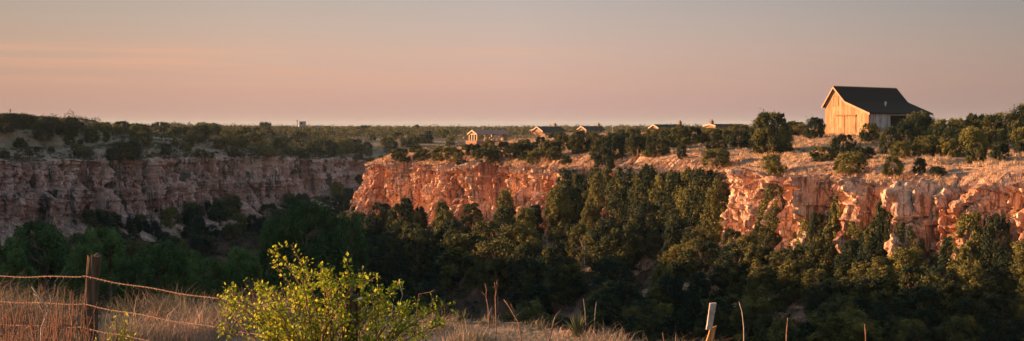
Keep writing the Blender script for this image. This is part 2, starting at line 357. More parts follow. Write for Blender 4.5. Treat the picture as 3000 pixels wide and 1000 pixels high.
# ------------------------------------------------------------------ cliff faces
def cliff(name, P4, u, Nn, u0, u1, du, dz, mat, seed, label, depth=4, amp=1., flare=3.5, gul=(), nose=None, mid=0):
    uu = np.arange(u0, u1, du); n = len(uu)
    ip = lambda a: np.interp(uu, u, a)
    bx, by, zt, hc = (ip(P4[:, j]) for j in range(4)); nx, ny = ip(Nn[:,0]), ip(Nn[:,1])
    ss = np.linspace(-9.6, -.25, 30); nf = int((hc.max()+depth)/dz); tt = np.linspace(0, 1, nf)
    U = uu[None]; Zf = zt[None]-tt[:,None]*(hc[None]+depth)
    rel = (zt[None]-Zf)
    def disp(U, Z, rel, X, Y):
        d = 2.2*fbm(U/10., Z/40., 0, seed, 2)
        wu = .5*fbm(U/2., Z/3., 5, seed+2, 3); wz = .8*fbm(U/3., Z/3., 9, seed+4, 2)
        v, g_ = cells((U+wu)/3.6, 0*U, (Z+wz)/16., seed+51); d += 1.5*v-1.6*(1-np.clip(g_/.10, 0, 1))
        c = np.abs(fbm(U/5.5, Z/22., 2, seed+3, 3)); d -= 2.6*(1-np.clip(c/.10, 0, 1))
        v, g_ = cells((U+wu)/1.35, 0*U+1, (Z+wz)/4.2, seed+55); d += .60*v-1.0*(1-np.clip(g_/.14, 0, 1))
        v, g_ = cells((U+wu*.7)/.55, 0*U+2, (Z+wz*.6)/.95, seed+61); d += .22*v-.2*(1-np.clip(g_/.15, 0, 1))
        d += .30*fbm(X/.8, Y/.8, Z/1.1, seed+19, 3)
        lay = Z+.35*fbm(U/12, 0, 0, seed+11, 2); st = vn(lay*1.3, .5, U/40, seed+12); d += (.20+.40*np.clip(1-rel/3.2,0,1))*np.sign(st)*np.abs(st)**.2
        st2 = vn(lay*3.6, .5, U/9, seed+13); d += (.05+.22*np.clip(1-rel/2.6,0,1))*np.sign(st2)*np.abs(st2)**.25
        h = np.clip(1-rel/1.1, 0, 1); d += .45*sstep(0, .4, h)+.5*h*vn(U/1.7, Z/1.2, 7, seed+14)
        for gu, gw, gd in gul: d = d-gd*np.exp(-((U+.5*fbm(Z/3,U*0,0,seed,2)-gu)/gw)**2)*(.75+.4*vn(Z/3.5, gu, 0, seed+40))
        return d*amp
    Xb = bx[None]+0*Zf; Yb = by[None]+0*Zf
    sF = .13*rel+flare*np.clip((rel-hc*.82)/(hc*.18+depth), 0, 1)**1.6*2+disp(U+0*Zf, Zf, rel, Xb, Yb)
    if mid: sF = sF+mid*sstep(.40, .45, rel/hc+.06*fbm(U/15, 0, 0, seed+81, 3))-.5*mid*sstep(.62,.66, rel/hc+.05*fbm(U/9, 0, 0, seed+82, 3))
    if nose: sF = sF+nose[1]*np.clip(rel/hc, 0, 1.3)**1.4*np.exp(-((U-nose[0])/nose[2])**2)
    XF = bx+nx*sF; YF = by+ny*sF
    d0 = sF[0]
    sT = ss[:,None]+(d0[None])*sstep(-9.6, -.25, ss)[:,None]
    XT = bx+nx*sT; YT = by+ny*sT
    Pz, _, _, _ = ground(XT.ravel(), YT.ravel(), full=True); Pz = Pz.reshape(XT.shape)
    blend = sstep(-5.5, -.25, ss)[:,None]; top_z = zt+.95*fbm((bx+nx*d0)/4, (by+ny*d0)/4, 0, seed+20)+.15*d0+.15
    Zf = Zf+(top_z-zt)[None]*np.clip(1-rel/2.5, 0, 1)
    ZT = Pz*(1-blend)+(zt[None]+.95*fbm(XT/4, YT/4, 0, seed+20)+.15*d0[None]+.15)*blend
    ZT += .22*cells(XT/1.1, YT/1.1, 0*XT+3, seed+71)[0]*blend*(1-sstep(-1.2,-.25,ss)[:,None])
    ZT += .10*fbm(XT*1.2, YT*1.2, 0, seed+22)-.35*sstep(-8.4, -9.6, ss)[:,None]
    ZT = np.where(ss[:,None] > -8.5, ZT+.05, ZT)
    X = np.vstack([XT, XF]); Y = np.vstack([YT, YF]); Z = np.vstack([ZT, Zf])
    r, c = X.shape; ix = np.arange(r*c).reshape(r, c)
    Fq = np.stack([ix[:-1,:-1].ravel(), ix[:-1,1:].ravel(), ix[1:,1:].ravel(), ix[1:,:-1].ravel()], 1)
    return ob(name, mesh_np(name, np.stack([X.ravel(),Y.ravel(),Z.ravel()],1), Fq[:, ::-1], mat, False), label=label, kind='structure')
def upx(P, u, px, y0, y1):
    m = (P[:,1] > y0)&(P[:,1] < y1); k = np.nonzero(m)[0]; return u[k[np.argmin(np.abs(P[k,0]/P[k,1]*F+1500-px))]]
GUL = [(upx(RP,Ru,px,90,268), w, d) for px, w, d in ((1160,2.2,5.5),(1118,.8,2.2),(1230,1.0,2.5),(1330,1.2,3.0),(1410,.8,2.2),(1485,1.0,3.0),(1560,.9,2.2),(1622,1.4,4.0),(1700,.9,2.5),(1790,1.5,3.5),(1900,1.2,3.),(2020,1.0,2.5),(2125,2.2,5.0),(2200,.7,2.0),(2255,.6,2.0),(2330,1.0,3.2),(2415,1.1,3.2),(2545,1.5,4.2),(2608,.6,1.8),(2690,.5,1.6),(2755,.6,1.8),(2868,.9,5.0),(2960,.7,2.5))]
iR = [int(np.argmin((RP[:,0]-51)**2+(RP[:,1]-92)**2))]
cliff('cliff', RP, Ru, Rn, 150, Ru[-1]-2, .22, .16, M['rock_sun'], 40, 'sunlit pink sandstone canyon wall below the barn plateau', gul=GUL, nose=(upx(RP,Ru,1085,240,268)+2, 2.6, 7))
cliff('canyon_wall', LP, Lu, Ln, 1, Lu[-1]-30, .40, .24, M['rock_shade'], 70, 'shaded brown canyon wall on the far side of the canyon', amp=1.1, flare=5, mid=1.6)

# ------------------------------------------------------------------ buildings
def loc(px, py, D): return Vector(((px-1500)/F*D, D, (HOR-py)/F*D))
from mathutils import Vector, Matrix
BTH = radians(38)      # barn: its gable end faces the sun, its long side faces away
def barn():
    x0, y0 = (2417.5-1500)/F*200, 200.0
    # local axes: -X' is the direction the gable faces; local y runs along the gable towards the open side
    root = empty('barn', (x0, y0, 0), 0, label='tall wooden barn with sunlit plank gable, dark roof and open side bay', cat='barn')
    z0 = -(388-HOR)/F*200.0
    ax = Vector((cos(BTH), sin(BTH), 0)); ay = Vector((sin(BTH), -cos(BTH), 0))
    root.matrix_world = Matrix(((ax.x, ay.x, 0, x0), (ax.y, ay.y, 0, y0), (0,0,-1 if False else 1, z0), (0,0,0,1)))
    # (x along the ridge, y across the gable) is left-handed; use rotation only and flip y instead
    root.matrix_world = Matrix.Translation((x0, y0, z0)) @ Matrix.Rotation(BTH, 4, 'Z')
    Wd, Ln, hl, hr, hk, ha = 8.6, 17.2, 4.75, 3.15, 4.95, 7.45
    ya, yk = -1.85, -4.15                  # apex and kink, local y is negative towards the camera
    g = MB()
    prof = [(0,-.6),(0,hl),(ya,ha),(yk,hk),(-Wd,hr),(-Wd,-.6)]
    g.prism(prof, 'x', 0, .14); 
    g.ob('gable_wall', M['board2'], root)
    w = MB(); w.prism(prof, 'x', Ln-.14, Ln); w.box((.14,-.14,-.6),(Ln-.14,0,hl)); w.ob('back_wall', M['board_side'], root)
    w = MB(); w.box((.14,-Wd,-.6),(5.9,-Wd+.14,hr-.02)); w.ob('side_wall', M['board_side2'], root)
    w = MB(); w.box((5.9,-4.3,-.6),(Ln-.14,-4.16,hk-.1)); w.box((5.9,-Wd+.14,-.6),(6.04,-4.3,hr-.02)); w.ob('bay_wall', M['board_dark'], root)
    w = MB(); w.box((5.9,-Wd+.01,hr-.38),(Ln-.15,-Wd+.2,hr-.06)); w.ob('beam', M['timber_grey'], root)
    for x in (11.4, Ln-.45):
        w = MB(); w.box((x,-Wd+.02,-.6),(x+.26,-Wd+.2,hr-.39)); w.ob('post', M['timber_grey'], root)
    # roof: three slopes with thickness and overhang
    o = .35; th = .16; r = MB()
    def up(p, d): return (p[0], p[1]+d)
    sl_l = (ha-hl)/(-ya); le = (.45, hl-.45*sl_l)
    sl_r = (hk-hr)/(Wd+yk); re = (-Wd-.4, hr-.4*sl_r)
    poly = [le, (ya,ha), (yk,hk), re]
    top = [up(p, th+.05) for p in poly]; bot = [up(p, .03) for p in poly]
    r.prism(top+bot[::-1], 'x', -o, Ln+o); rf = r.ob('roof', M['shingle'], root)
    f_ = MB(); tb = [up(p, .0) for p in poly]
    fa = [up(p, th+.02) for p in poly]+[up(p, -.16) for p in poly][::-1]
    f_.prism(fa, 'x', -o-.06, -o-.003); f_.ob('barge_board', M['trim_barn'], root)
    f_ = MB(); f_.prism(fa, 'x', Ln+o+.003, Ln+o+.06); f_.ob('barge_board', M['trim_barn'], root)
    f_ = MB(); f_.tube([(-o,ya,ha+th+.06),(Ln+o,ya,ha+th+.06)], .07, 6); f_.ob('ridge_cap', M['trim_barn'], rf)
    v = MB(); v.tube([(8.4,-5.9,4.25),(8.4,-5.9,4.75)], .13, 10); v.tube([(8.4,-5.9,4.75),(8.4,-5.9,4.95),(8.5,-6.05,5.05)], .2, 10); v.ob('roof_vent', M['metal'], rf)
    d = MB(); d.box((-.09,-4.0,-.1),(-.02,-.2-1.5,2.72)); 
    for y in (-2.05,-3.98): pass
    dd = d.ob('door', M['board2'], root)
    d = MB(); d.box((-.09,-6.1,-.1),(-.02,-4.06,2.72)); d.ob('door', M['board2'], root)
    d = MB(); d.box((-.105,-4.10,-.1),(-.092,-3.96,2.72)); d.ob('gap_shade_strip', M['dark'], root)  # solid dark strip on the doors, painting the shade of their gap
    d = MB(); d.box((-.16,-6.2,2.72),(-.02,-2.2,2.90)); 
    for i in range(8): d.box((-.2,-6.0+i*.5,2.60),(-.161,-5.94+i*.5,2.9))
    d.ob('door_rail', M['rust'], root)
    d = MB()
    for a, b in (((-1.75,4.35),(-1.65,6.0)),((-2.75,4.35),(-2.65,6.0)),((-2.65,4.35),(-1.75,4.45)),((-2.65,5.9),(-1.75,6.0))):
        d.box((-.06,a[0],a[1]),(-.005,b[0],b[1]))
    ld = MB(); ld.box((-.035,-2.65,4.45),(-.004,-1.75,5.9)); l = ld.ob('loft_door', M['board2'], root)
    d.ob('frame', M['rust'], l)
    c = MB(); c.box((-.06,-Wd-.02,-.6),(.13,-Wd+.1,hr-.05)); c.ob('corner_board', M['rust'], root)
    return root
M['timber_grey'] = mat_simple('greyed_timber', (.34,.29,.26), (.48,.42,.38), 3)
M['trim_barn'] = mat_simple('barn_trim', (.40,.24,.15), (.56,.36,.24), 4)
M['rust'] = mat_simple('rust_brown_wood', (.20,.10,.055), (.34,.18,.10), 6)
M['board2'] = mat_board('gable_boards', (.32,.18,.085), (.48,.31,.165), (.17,.075,.03), 1)
M['board_side2'] = mat_board('side_boards', (.38,.32,.30), (.56,.49,.47), (.15,.12,.11), 0)
M['board_dark'] = mat_board('bay_boards', (.05,.04,.035), (.07,.055,.05), (.03,.025,.02), 0)  # near-black boards: shade of the open bay put into their colour
barn()

def gabled(name, px, pyb, D, W_, L_, he, ha, yaw, label, cat, wall='stone', roof='roof_green', group=None, chimney=None, wing=False, open_=False):
    p = loc(px, pyb, D); root = empty(name, p, yaw, label=label, cat=cat, group=group)
    root.location.z = p.z
    if not open_:
        w = MB(); w.prism([(0,-1.5),(0,he),(-W_/2,ha),(-W_,he),(-W_,-1.5)], 'x', 0, L_); wl = w.ob('wall', M[wall], root)
        d = MB(); d.box((-.05,-W_*.62,0),(-.003,-W_*.46,2.1)); d.ob('door', M['stone_dark'], root)
        for x in np.arange(2, L_-2, 3.2):
            d = MB(); d.box((x,-W_-.05,1.0),(x+1.0,-W_-.003,2.0)); wi = d.ob('window', M['glass'], root)
    sl = (ha-he)/(W_/2); ov = .55
    r = MB(); poly = [(ov,he-ov*sl),(-W_/2,ha),(-W_-ov,he-ov*sl)]
    r.prism([(a,b+.22) for a,b in poly]+[(a,b+.02) for a,b in poly][::-1], 'x', -ov, L_+ov); rf = r.ob('roof', M[roof], root)
    b = MB(); b.prism([(a,b_+.26) for a,b_ in poly]+[(a,b_-.22) for a,b_ in poly][::-1], 'x', -ov-.10, -ov-.004); b.ob('barge_board', M['trim'], root)
    if chimney is not None:
        c = MB(); cx = chimney*L_; c.box((cx-.6,-W_/2-.5,ha-1.2),(cx+.6,-W_/2+.5,ha+1.0)); c.box((cx-.7,-W_/2-.6,ha+1.0),(cx+.7,-W_/2+.6,ha+1.2)); c.box((cx-.3,-W_/2-.3,ha+1.2),(cx+.3,-W_/2+.3,ha+1.75)); c.ob('chimney', M['stone_dark'], rf)
    if wing:
        w = MB(); w.prism([(.0,-1.5),(.0,he*.85),(2.2,he*.98+.25),(4.6,he*.7),(4.6,-1.5)], 'x', 1.2, L_*.5); w.ob('porch_wing', M[wall], root)
        w = MB(); w.prism([(-.1,he*.85+.1),(2.2,he*.98+.5),(5.,he*.7+.05),(5.,he*.7+.25),(2.2,he*.98+.75),(-.1,he*.85+.3)], 'x', .8, L_*.5+.3); w.ob('porch_roof', M['trim'], root)
    return root
ya = radians(36)
gabled('cabin', 1561, 400, 520, 7.2, 12, 2.4, 4.1, ya, 'stone cabin with tan gable and pale eaves, just past the open pavilion', 'cabin', 'stone', chimney=.78, wing=True, group='stone cabins on the rim')
gabled('cabin', 1694, 393, 560, 6.0, 11, 2.1, 3.5, ya, 'low stone cabin behind the pale meadow, between two others', 'cabin', 'stone', chimney=.9, group='stone cabins on the rim')
gabled('cabin', 1905, 387, 450, 4.6, 13.5, 1.6, 2.65, ya, 'dark roofed cabin peeking above junipers, chimney at its far end', 'cabin', 'stone', chimney=.97, group='stone cabins on the rim')
gabled('cabin', 2066, 382, 420, 5, 15.5, 1.6, 2.0, ya, 'cabin almost hidden by junipers, chimney at its near end', 'cabin', 'stone', chimney=.04, group='stone cabins on the rim')

def pavilion():
    D = 450; root = gabled('pavilion', 1375, 412, D, 5.6, 13.6, 2.55, 3.75, radians(34), 'open timber pavilion with pale posts on the canyon point', 'pavilion', roof='roof_metal', open_=True)
    Wd, Ln = 5.6, 13.6
    t_ = MB(); t_.box((-.1,-Wd,2.25),(.15,0,2.5)); t_.box((-.1,-Wd/2-.12,2.5),(.1,-Wd/2+.12,3.6))
    t_.tube([(0,-.3,2.55),(0,-Wd/2,3.55)], .13, 4); t_.tube([(0,-Wd+.3,2.55),(0,-Wd/2,3.55)], .13, 4)
    t_.tube([(0,-1.5,2.5),(0,-Wd/2,3.1)], .09, 4); t_.tube([(0,-Wd+1.5,2.5),(0,-Wd/2,3.1)], .09, 4); t_.ob('gable_truss', M['timber'], root)
    f_ = MB(); f_.box((-1,-Wd-1,-1.6),(Ln+1,1,-.02)); f_.ob('floor_slab', M['stone_dark'], root)
    for x, y in [(0,-.15),(0,-1.95),(0,-3.65),(0,-Wd+.15),(3.4,-Wd+.15),(3.4,-.15),(7,-.15),(8.6,-Wd+.15),(10.,-.15),(11.,-Wd+.15)]:
        w = MB(); w.box((x-.19,y-.19,-.02),(x+.19,y+.19,2.3)); w.ob('post', M['timber'], root)
    w = MB(); w.box((12.1,-Wd,-.5),(13.4,-Wd+1.6,2.3)); w.ob('stone_pillar', M['stone'], root)
    for y in (-.15,-Wd+.15):
        w = MB(); w.box((.16,y-.11,2.28),(Ln,y+.11,2.5)); w.ob('beam', M['timber'], root)
pavilion()
def shed():
    p = loc(1584, 407, 400); root = empty('picnic_shelter', p, ya, label='small brown stone shelter in front of the first cabin', cat='shelter')
    w = MB(); w.box((0,-2.6,-1),(3.6,0,1.35)); w.ob('wall', M['stone_dark'], root)
    w = MB(); w.prism([(.3,1.36),(.3,1.5),(-1.3,1.95),(-2.9,1.5),(-2.9,1.36)], 'x', -.3, 3.9); w.ob('roof', M['stone_dark'], root)
    for x in (.6, 2.6): w = MB(); w.box((x,-2.72,-1),(x+.16,-2.6-.003,1.3)); w.ob('post', M['trim'], root)
shed()
def tower():
    D = 900; p = loc(873.5, 385, D); root = empty('stone_tower', p, radians(20), label='grey flat roofed tower with low annex on the skyline woods', cat='tower')
    def bx(n, a, b, m, par=root): w = MB(); w.box(a, b); return w.ob(n, M[m], par)
    t0 = bx('tower_block', (0,-5,-3),(5,0,7.1),'grey_block'); bx('parapet', (-.12,-5.12,7.1),(5.12,.12,7.4),'stone_dark', t0)
    bx('window', (.8,-5.06,5.2),(2.2,-5.003,6.6),'dark', t0); bx('window', (-.06,-3.6,5.2),(-.003,-2.0,6.6),'dark', t0)
    bx('link_block', (5.003,-4,-3),(10,-.5,3.0),'stone_dark'); bx('annex', (10.003,-5,-3),(15,-.2,3.9),'grey_block'); bx('annex_roof', (9.8,-5.2,3.9),(15.2,0,4.3),'grey_block')
    bx('sunlit_wall', (7.6,-5.4,-3),(9.2,-5.0,2.8),'trim')
    w = MB(); w.tube([(-1.1,-2.5,-3),(-1.1,-2.5,7.9)], .22, 6); w.box((-1.5,-2.9,7.6),(-.7,-2.1,8.3)); w.ob('mast', M['dark'], root)
tower()
def mast():
    p = loc(30, 350, 400); r = empty('radio_mast', (p.x,p.y,p.z-1.), label='thin radio mast rising over the junipers on the high rim', cat='mast')
    w = MB(); w.tube([(0,0,0),(0,0,4.6)], .10, 5); w.ob('pole', M['dark'], r)
    w = MB(); w.tube([(-.5,0,4.0),(.5,0,4.0)], .06, 4); w.tube([(-.3,0,3.5),(.3,0,3.5)], .06, 4); w.ob('crossbar', M['dark'], r)
mast()
def flagpole():
    p = loc(1794, 392, 520); w = MB(); w.tube([(0,0,-1),(0,0,3.1)], .07, 5); w.tube([(0,0,3.1),(0,0,3.25)], .13, 6)
    o = w.ob('flagpole', M['trim'], None, label='thin pale pole standing in the meadow past the cabins', cat='pole'); o.location = p
flagpole()
def pickup():
    p = loc(2745, 378, 214); r = empty('pickup_truck', p, radians(8), label='white pickup truck parked beyond the barn, cab above the junipers', cat='pickup truck')
    gz_ = G(p.x+2, p.y); r.location.z = p.z-.1
    b = MB(); b.prism([(0,.45),(0,.98),(1.35,1.05),(1.5,1.1),(5.4,1.1),(5.4,.45)], 'y', -.95, .95); b.ob('body', M['paint_white'], r)
    c = MB(); v = [(1.35,-.9,1.06),(2.05,-.72,1.78),(3.55,-.72,1.80),(3.75,-.9,1.10)]
    c.add([(x,y,z) for x,y,z in v]+[(x,-y,z) for x,y,z in v], [(0,1,2,3),(4,7,6,5),(0,4,5,1),(1,5,6,2),(2,6,7,3),(0,3,7,4)]); cb = c.ob('cab', M['paint_white'], r)
    for a in ([(1.62,1.14),(2.1,1.68),(2.62,1.70),(2.62,1.14)],[(2.76,1.14),(2.76,1.70),(3.4,1.70),(3.55,1.14)]):
        for sg in (-1, 1):
            w = MB(); q = []
            for k in (0, .03):
                q += [(x, sg*(.90-.26*(z-1.06)+.012+k), z) for x, z in a]
            w.add(q, [(0,1,2,3),(4,5,6,7),(0,1,5,4),(1,2,6,5),(2,3,7,6),(3,0,4,7)]); w.ob('window', M['glass'], cb)
    w = MB(); w.add([(1.40,-.78,1.14),(1.40,.78,1.14),(1.98,.66,1.72),(1.98,-.66,1.72),(1.36,-.78,1.16),(1.36,.78,1.16),(1.94,.66,1.74),(1.94,-.66,1.74)], [(0,1,2,3),(4,5,6,7),(0,1,5,4),(1,2,6,5),(2,3,7,6),(3,0,4,7)]); w.ob('windscreen', M['glass'], cb)
    for x in (.95, 4.4):
        for y in (-.9,.9):
            w = MB(); w.tube([(x,y-.13,.4),(x,y+.13,.4)], .4, 16); wh = w.ob('wheel', M['rubber'], r)
            w = MB(); w.tube([(x,y-.15,.4),(x,y+.15,.4)], .22, 12); w.ob('rim', M['metal'], wh)
pickup()
# pale rocks and rail fence by the cabins and pavilion
def rock_mesh(seed, n=0):
    import bmesh
    b = bmesh.new(); bmesh.ops.create_icosphere(b, subdivisions=3, radius=1)
    for v in b.verts:
        k = 1+.45*float(fbm(v.co.x*1.3, v.co.y*1.3, v.co.z*1.3, seed)); v.co *= k; v.co.z *= .7
    m = bpy.data.meshes.new('boulder'); b.to_mesh(m); b.free(); m.materials.append(M['stone']); return m
RM = [rock_mesh(s) for s in (1,5,9)]
for i, (px, py, hp, D, lb) in enumerate([(1362,408,8,440,'pale boulder at the sunlit foot of the pavilion posts'),(1426,409,7,432,'round pale boulder below the middle of the pavilion'),
   (1438,408,8,440,'pale boulder between two inner pavilion posts'),(1448,409,6,436,'small boulder beside the pavilion stone pillar'),(1423,415,9,425,'reddish rock on the slope just under the pavilion'),
   (1458,414,5,425,'small white rock lying below the pavilion pillar'),(1845,386,8,520,'pale stand-in shape in the meadow past the flagpole'),(1879,389,9,500,'bright stand-in shape beside the third cabin'),(1768,392,6,520,'pale boulder in the meadow before the flagpole'),
   (2092,452,9,225,'pinkish boulder at the edge of the juniper thicket'),(2052,462,12,215,'pink rock half sunk in the grass below the thicket')]):  # shapes past flagpole and by third cabin stand in for unidentified pale things
    p = loc(px, py-hp*.4, D); o = ob('boulder', RM[i%3], label=lb, cat='boulder', group='pale boulders on the plateau'); o.location = p; o.scale = (hp/F*D*.75,)*3; o.rotation_euler = (0,0,i*1.3)
fr = empty('rail_fence', loc(1500, 402, 430), label='low pale rail fence between the pavilion and the cabins', cat='fence')
fx = np.linspace(0, 12.5, 11)
rl = MB()
for i, x in enumerate(fx):
    w = MB(); w.box((x-.09,-.09,-.8),(x+.09,.09,.85)); w.ob('post', M['timber'], fr)
rl.box((0,-.12,.25),(12.5,-.091,.35)); rl.box((0,-.12,.6),(12.5,-.091,.7)); rl.ob('rail', M['timber'], fr)

# ------------------------------------------------------------------ plants: leaf clouds
def leaves(C_, N_, size, wid, seed, up=.6, jit=.7, bend=0):
    """diamond leaves at C_ pointing along N_"""
    r = np.random.default_rng(seed); n = len(C_)
    d = N_*.6+np.array([0,0,up])+r.normal(0, jit, (n,3)); d /= np.linalg.norm(d, axis=1)[:,None]
    s = np.cross(d, N_+r.normal(0,.33,(n,3))); s /= np.linalg.norm(s, axis=1)[:,None]+1e-6
    L = size*r.uniform(.6,1.35,(n,1)); Wd = wid*r.uniform(.6,1.3,(n,1))
    V = np.stack([C_-d*L*.5, C_+s*Wd*.5, C_+d*L*.5, C_-s*Wd*.5], 1).reshape(-1,3)
    Fq = np.arange(n*4).reshape(n,4); return V, Fq
def lobes_crown(h, r, K, per, env, seed, lsize, lwid, la=(.24,.34), tall=1.5, zmin=.1, flat=0, gap=.0, up=.6, jit=.7):
    R_ = np.random.default_rng(seed); Cc = []; Nn = []; T = []; lob = []; ln_ = R_.uniform(-.3,.3,2); bad = R_.uniform(0,2*pi)
    for i in range(K):
        t = R_.uniform(zmin, .97); a = R_.uniform(0, 2*pi)
        if abs(((a-bad+pi)%(2*pi))-pi) < .7 and R_.uniform() < .6: a += 1.6
        rad = env(t)*r*R_.uniform(.35,.85)**.6
        c = np.array([cos(a)*rad+ln_[0]*t*r, sin(a)*rad*.9+ln_[1]*t*r, t*h]); s = (la[0]*.7+(la[1]*1.25-la[0]*.7)*R_.uniform()**1.7)*r*(.65+.5*env(t)); sv = s*tall*R_.uniform(.75,1.25)
        c[2] = min(max(c[2], sv*.6), h-sv*.75); lob.append(c)
        n = int(per*R_.uniform(.7,1.3)); q = R_.normal(0,1,(n,3)); q /= np.linalg.norm(q,axis=1)[:,None]
        rr_ = R_.uniform(.25,1.0,(n,1))**.5*(1+.35*fbm(q[:,0]*1.7+i*3.1, q[:,1]*1.7, q[:,2]*1.7, seed)[:,None])
        # little flame shaped tips
        st_ = R_.uniform(0,1,(n,1)) < .14; rr_ = np.where(st_, rr_*R_.uniform(1.0,1.65,(n,1)), rr_); P = c+q*rr_*np.array([s,s,sv]); Cc.append(P); Nn.append(q); T.append(np.full(n*4, R_.uniform(-.22,.22)))
    Cc = np.concatenate(Cc); Nn = np.concatenate(Nn); T = np.concatenate(T)
    m = Cc[:,2] > .02*h
    keep = m; idx4 = np.repeat(keep, 4); V, Fq = leaves(Cc[keep], Nn[keep], lsize, lwid, seed+1, up, jit); return V, Fq, T[idx4], lob
def limbs(h, r, lob, seed, rt, n=16, low=.0):
    R_ = np.random.default_rng(seed); w = MB()
    top = np.array([R_.uniform(-.06,.06)*h, R_.uniform(-.06,.06)*h, h*.8])
    pts = [np.array([0,0,-.06*h])]+[top*k+np.array([R_.normal(0,.018)*h, R_.normal(0,.018)*h, 0])*(1 if k<1 else 0) for k in (.2,.4,.6,.8,1)]
    w.tube(pts, [rt*1.25, rt, rt*.8, rt*.6, rt*.42, rt*.2], 7)
    for c in lob[:n]:
        k = np.clip(c[2]/h-R_.uniform(.12,.3), .08, .75); a = np.array([np.interp(k*h/.8/h, (0,.2,.4,.6,.8,1), [p[j] for p in pts]) for j in range(3)])
        m_ = (a+c)/2+np.array([0,0,-.04*h]); w.tube([a, m_, c], [rt*.4, rt*.28, rt*.1], 5)
    return w
env_bush = lambda t: max(.12, math.sin(pi*min(1, t*.80+.17)))**.55
env_cone = lambda t: (max(0, 1-t))**.62*.95*min(1, .5+t*3)+.10
env_open = lambda t: max(.1, math.sin(pi*min(1, t*.82+.10)))**.8
VAR = {'bush': [], 'tree': [], 'broad': []}
for i in range(6):
    V, Fq, T, lob = lobes_crown(3., 1.5, 70, 190, env_bush, 100+i, .17, .065, (.11,.23), 1.6, .06)
    VAR['bush'].append((mesh_np('crown', V, Fq, M['juniper'], tone=T), limbs(3., 1.5, lob, 200+i, .10).mesh('trunk', M['bark'], True), 3., 1.5))
for i in range(7):
    env = env_cone if i in (1,4) else env_open
    V, Fq, T, lob = lobes_crown(6., 1.65, 110, 170, env, 300+i, .20, .075, (.11,.23), 1.8 if i % 2 else 1.3, .14)
    VAR['tree'].append((mesh_np('crown', V, Fq, M['juniper'], tone=T), limbs(6., 1.65, lob, 400+i, .14, 26).mesh('trunk', M['bark'], True), 6., 1.65))
for i in range(3):
    V, Fq, T, lob = lobes_crown(7., 3.4, 120, 190, env_bush, 500+i, .20, .14, (.10,.20), 1.0, .14, up=.1, jit=1)
    VAR['broad'].append((mesh_np('crown', V, Fq, M['green'], tone=T), limbs(7., 3.4, lob, 600+i, .2, 24).mesh('trunk', M['bark'], True), 7., 3.4))
V, Fq, T, lob = lobes_crown(3., 1.5, 150, 230, lambda t: max(.3, math.sin(pi*min(1, t*.72+.26)))**.5, 551, .13, .055, (.10,.19), 1.5, .10)
VAR['big'] = [(mesh_np('crown', V, Fq, M['juniper'], tone=T-.12), limbs(3., 1.5, lob, 552, .12).mesh('trunk', M['bark'], True), 3., 1.5)]
def plant(kind, name, p, h, w, label, cat, group, i, sink=.04):
    cm, tm, h0, r0 = VAR[kind][i % len(VAR[kind])]
    r = empty(name, (p[0], p[1], p[2]-sink*h), random.uniform(0, 6.28), label=label, cat=cat, group=group)
    r.scale = (w/2/r0*1.06, w/2/r0*1.06, h/h0*1.05)
    a = bpy.data.objects.new('crown', cm); link(a, r); b = bpy.data.objects.new('trunk', tm); link(b, r); return r
ORD = 'first second third fourth fifth sixth seventh eighth ninth tenth eleventh twelfth thirteenth fourteenth fifteenth sixteenth seventeenth eighteenth nineteenth twentieth'.split()
occupied = []
def place_list(kind, name, cat, items, group, dmin=40, maxw=None):
    hs = hits([(a, b) for a, b, *_ in items], dmin); k = 0
    for (px, py, hp, wp, lb), h in zip(items, hs):
        if h is None: continue
        D = h[1]; occupied.append((px, py)); plant(kind, name, h, max(.6*hp/F*D, min(1.5*hp/F*D, (HOR-py+hp)/F*D-h[2])), wp/F*D, lb, cat, group, k+int(px)); k += 1
GB = 'junipers scattered on the plateau'
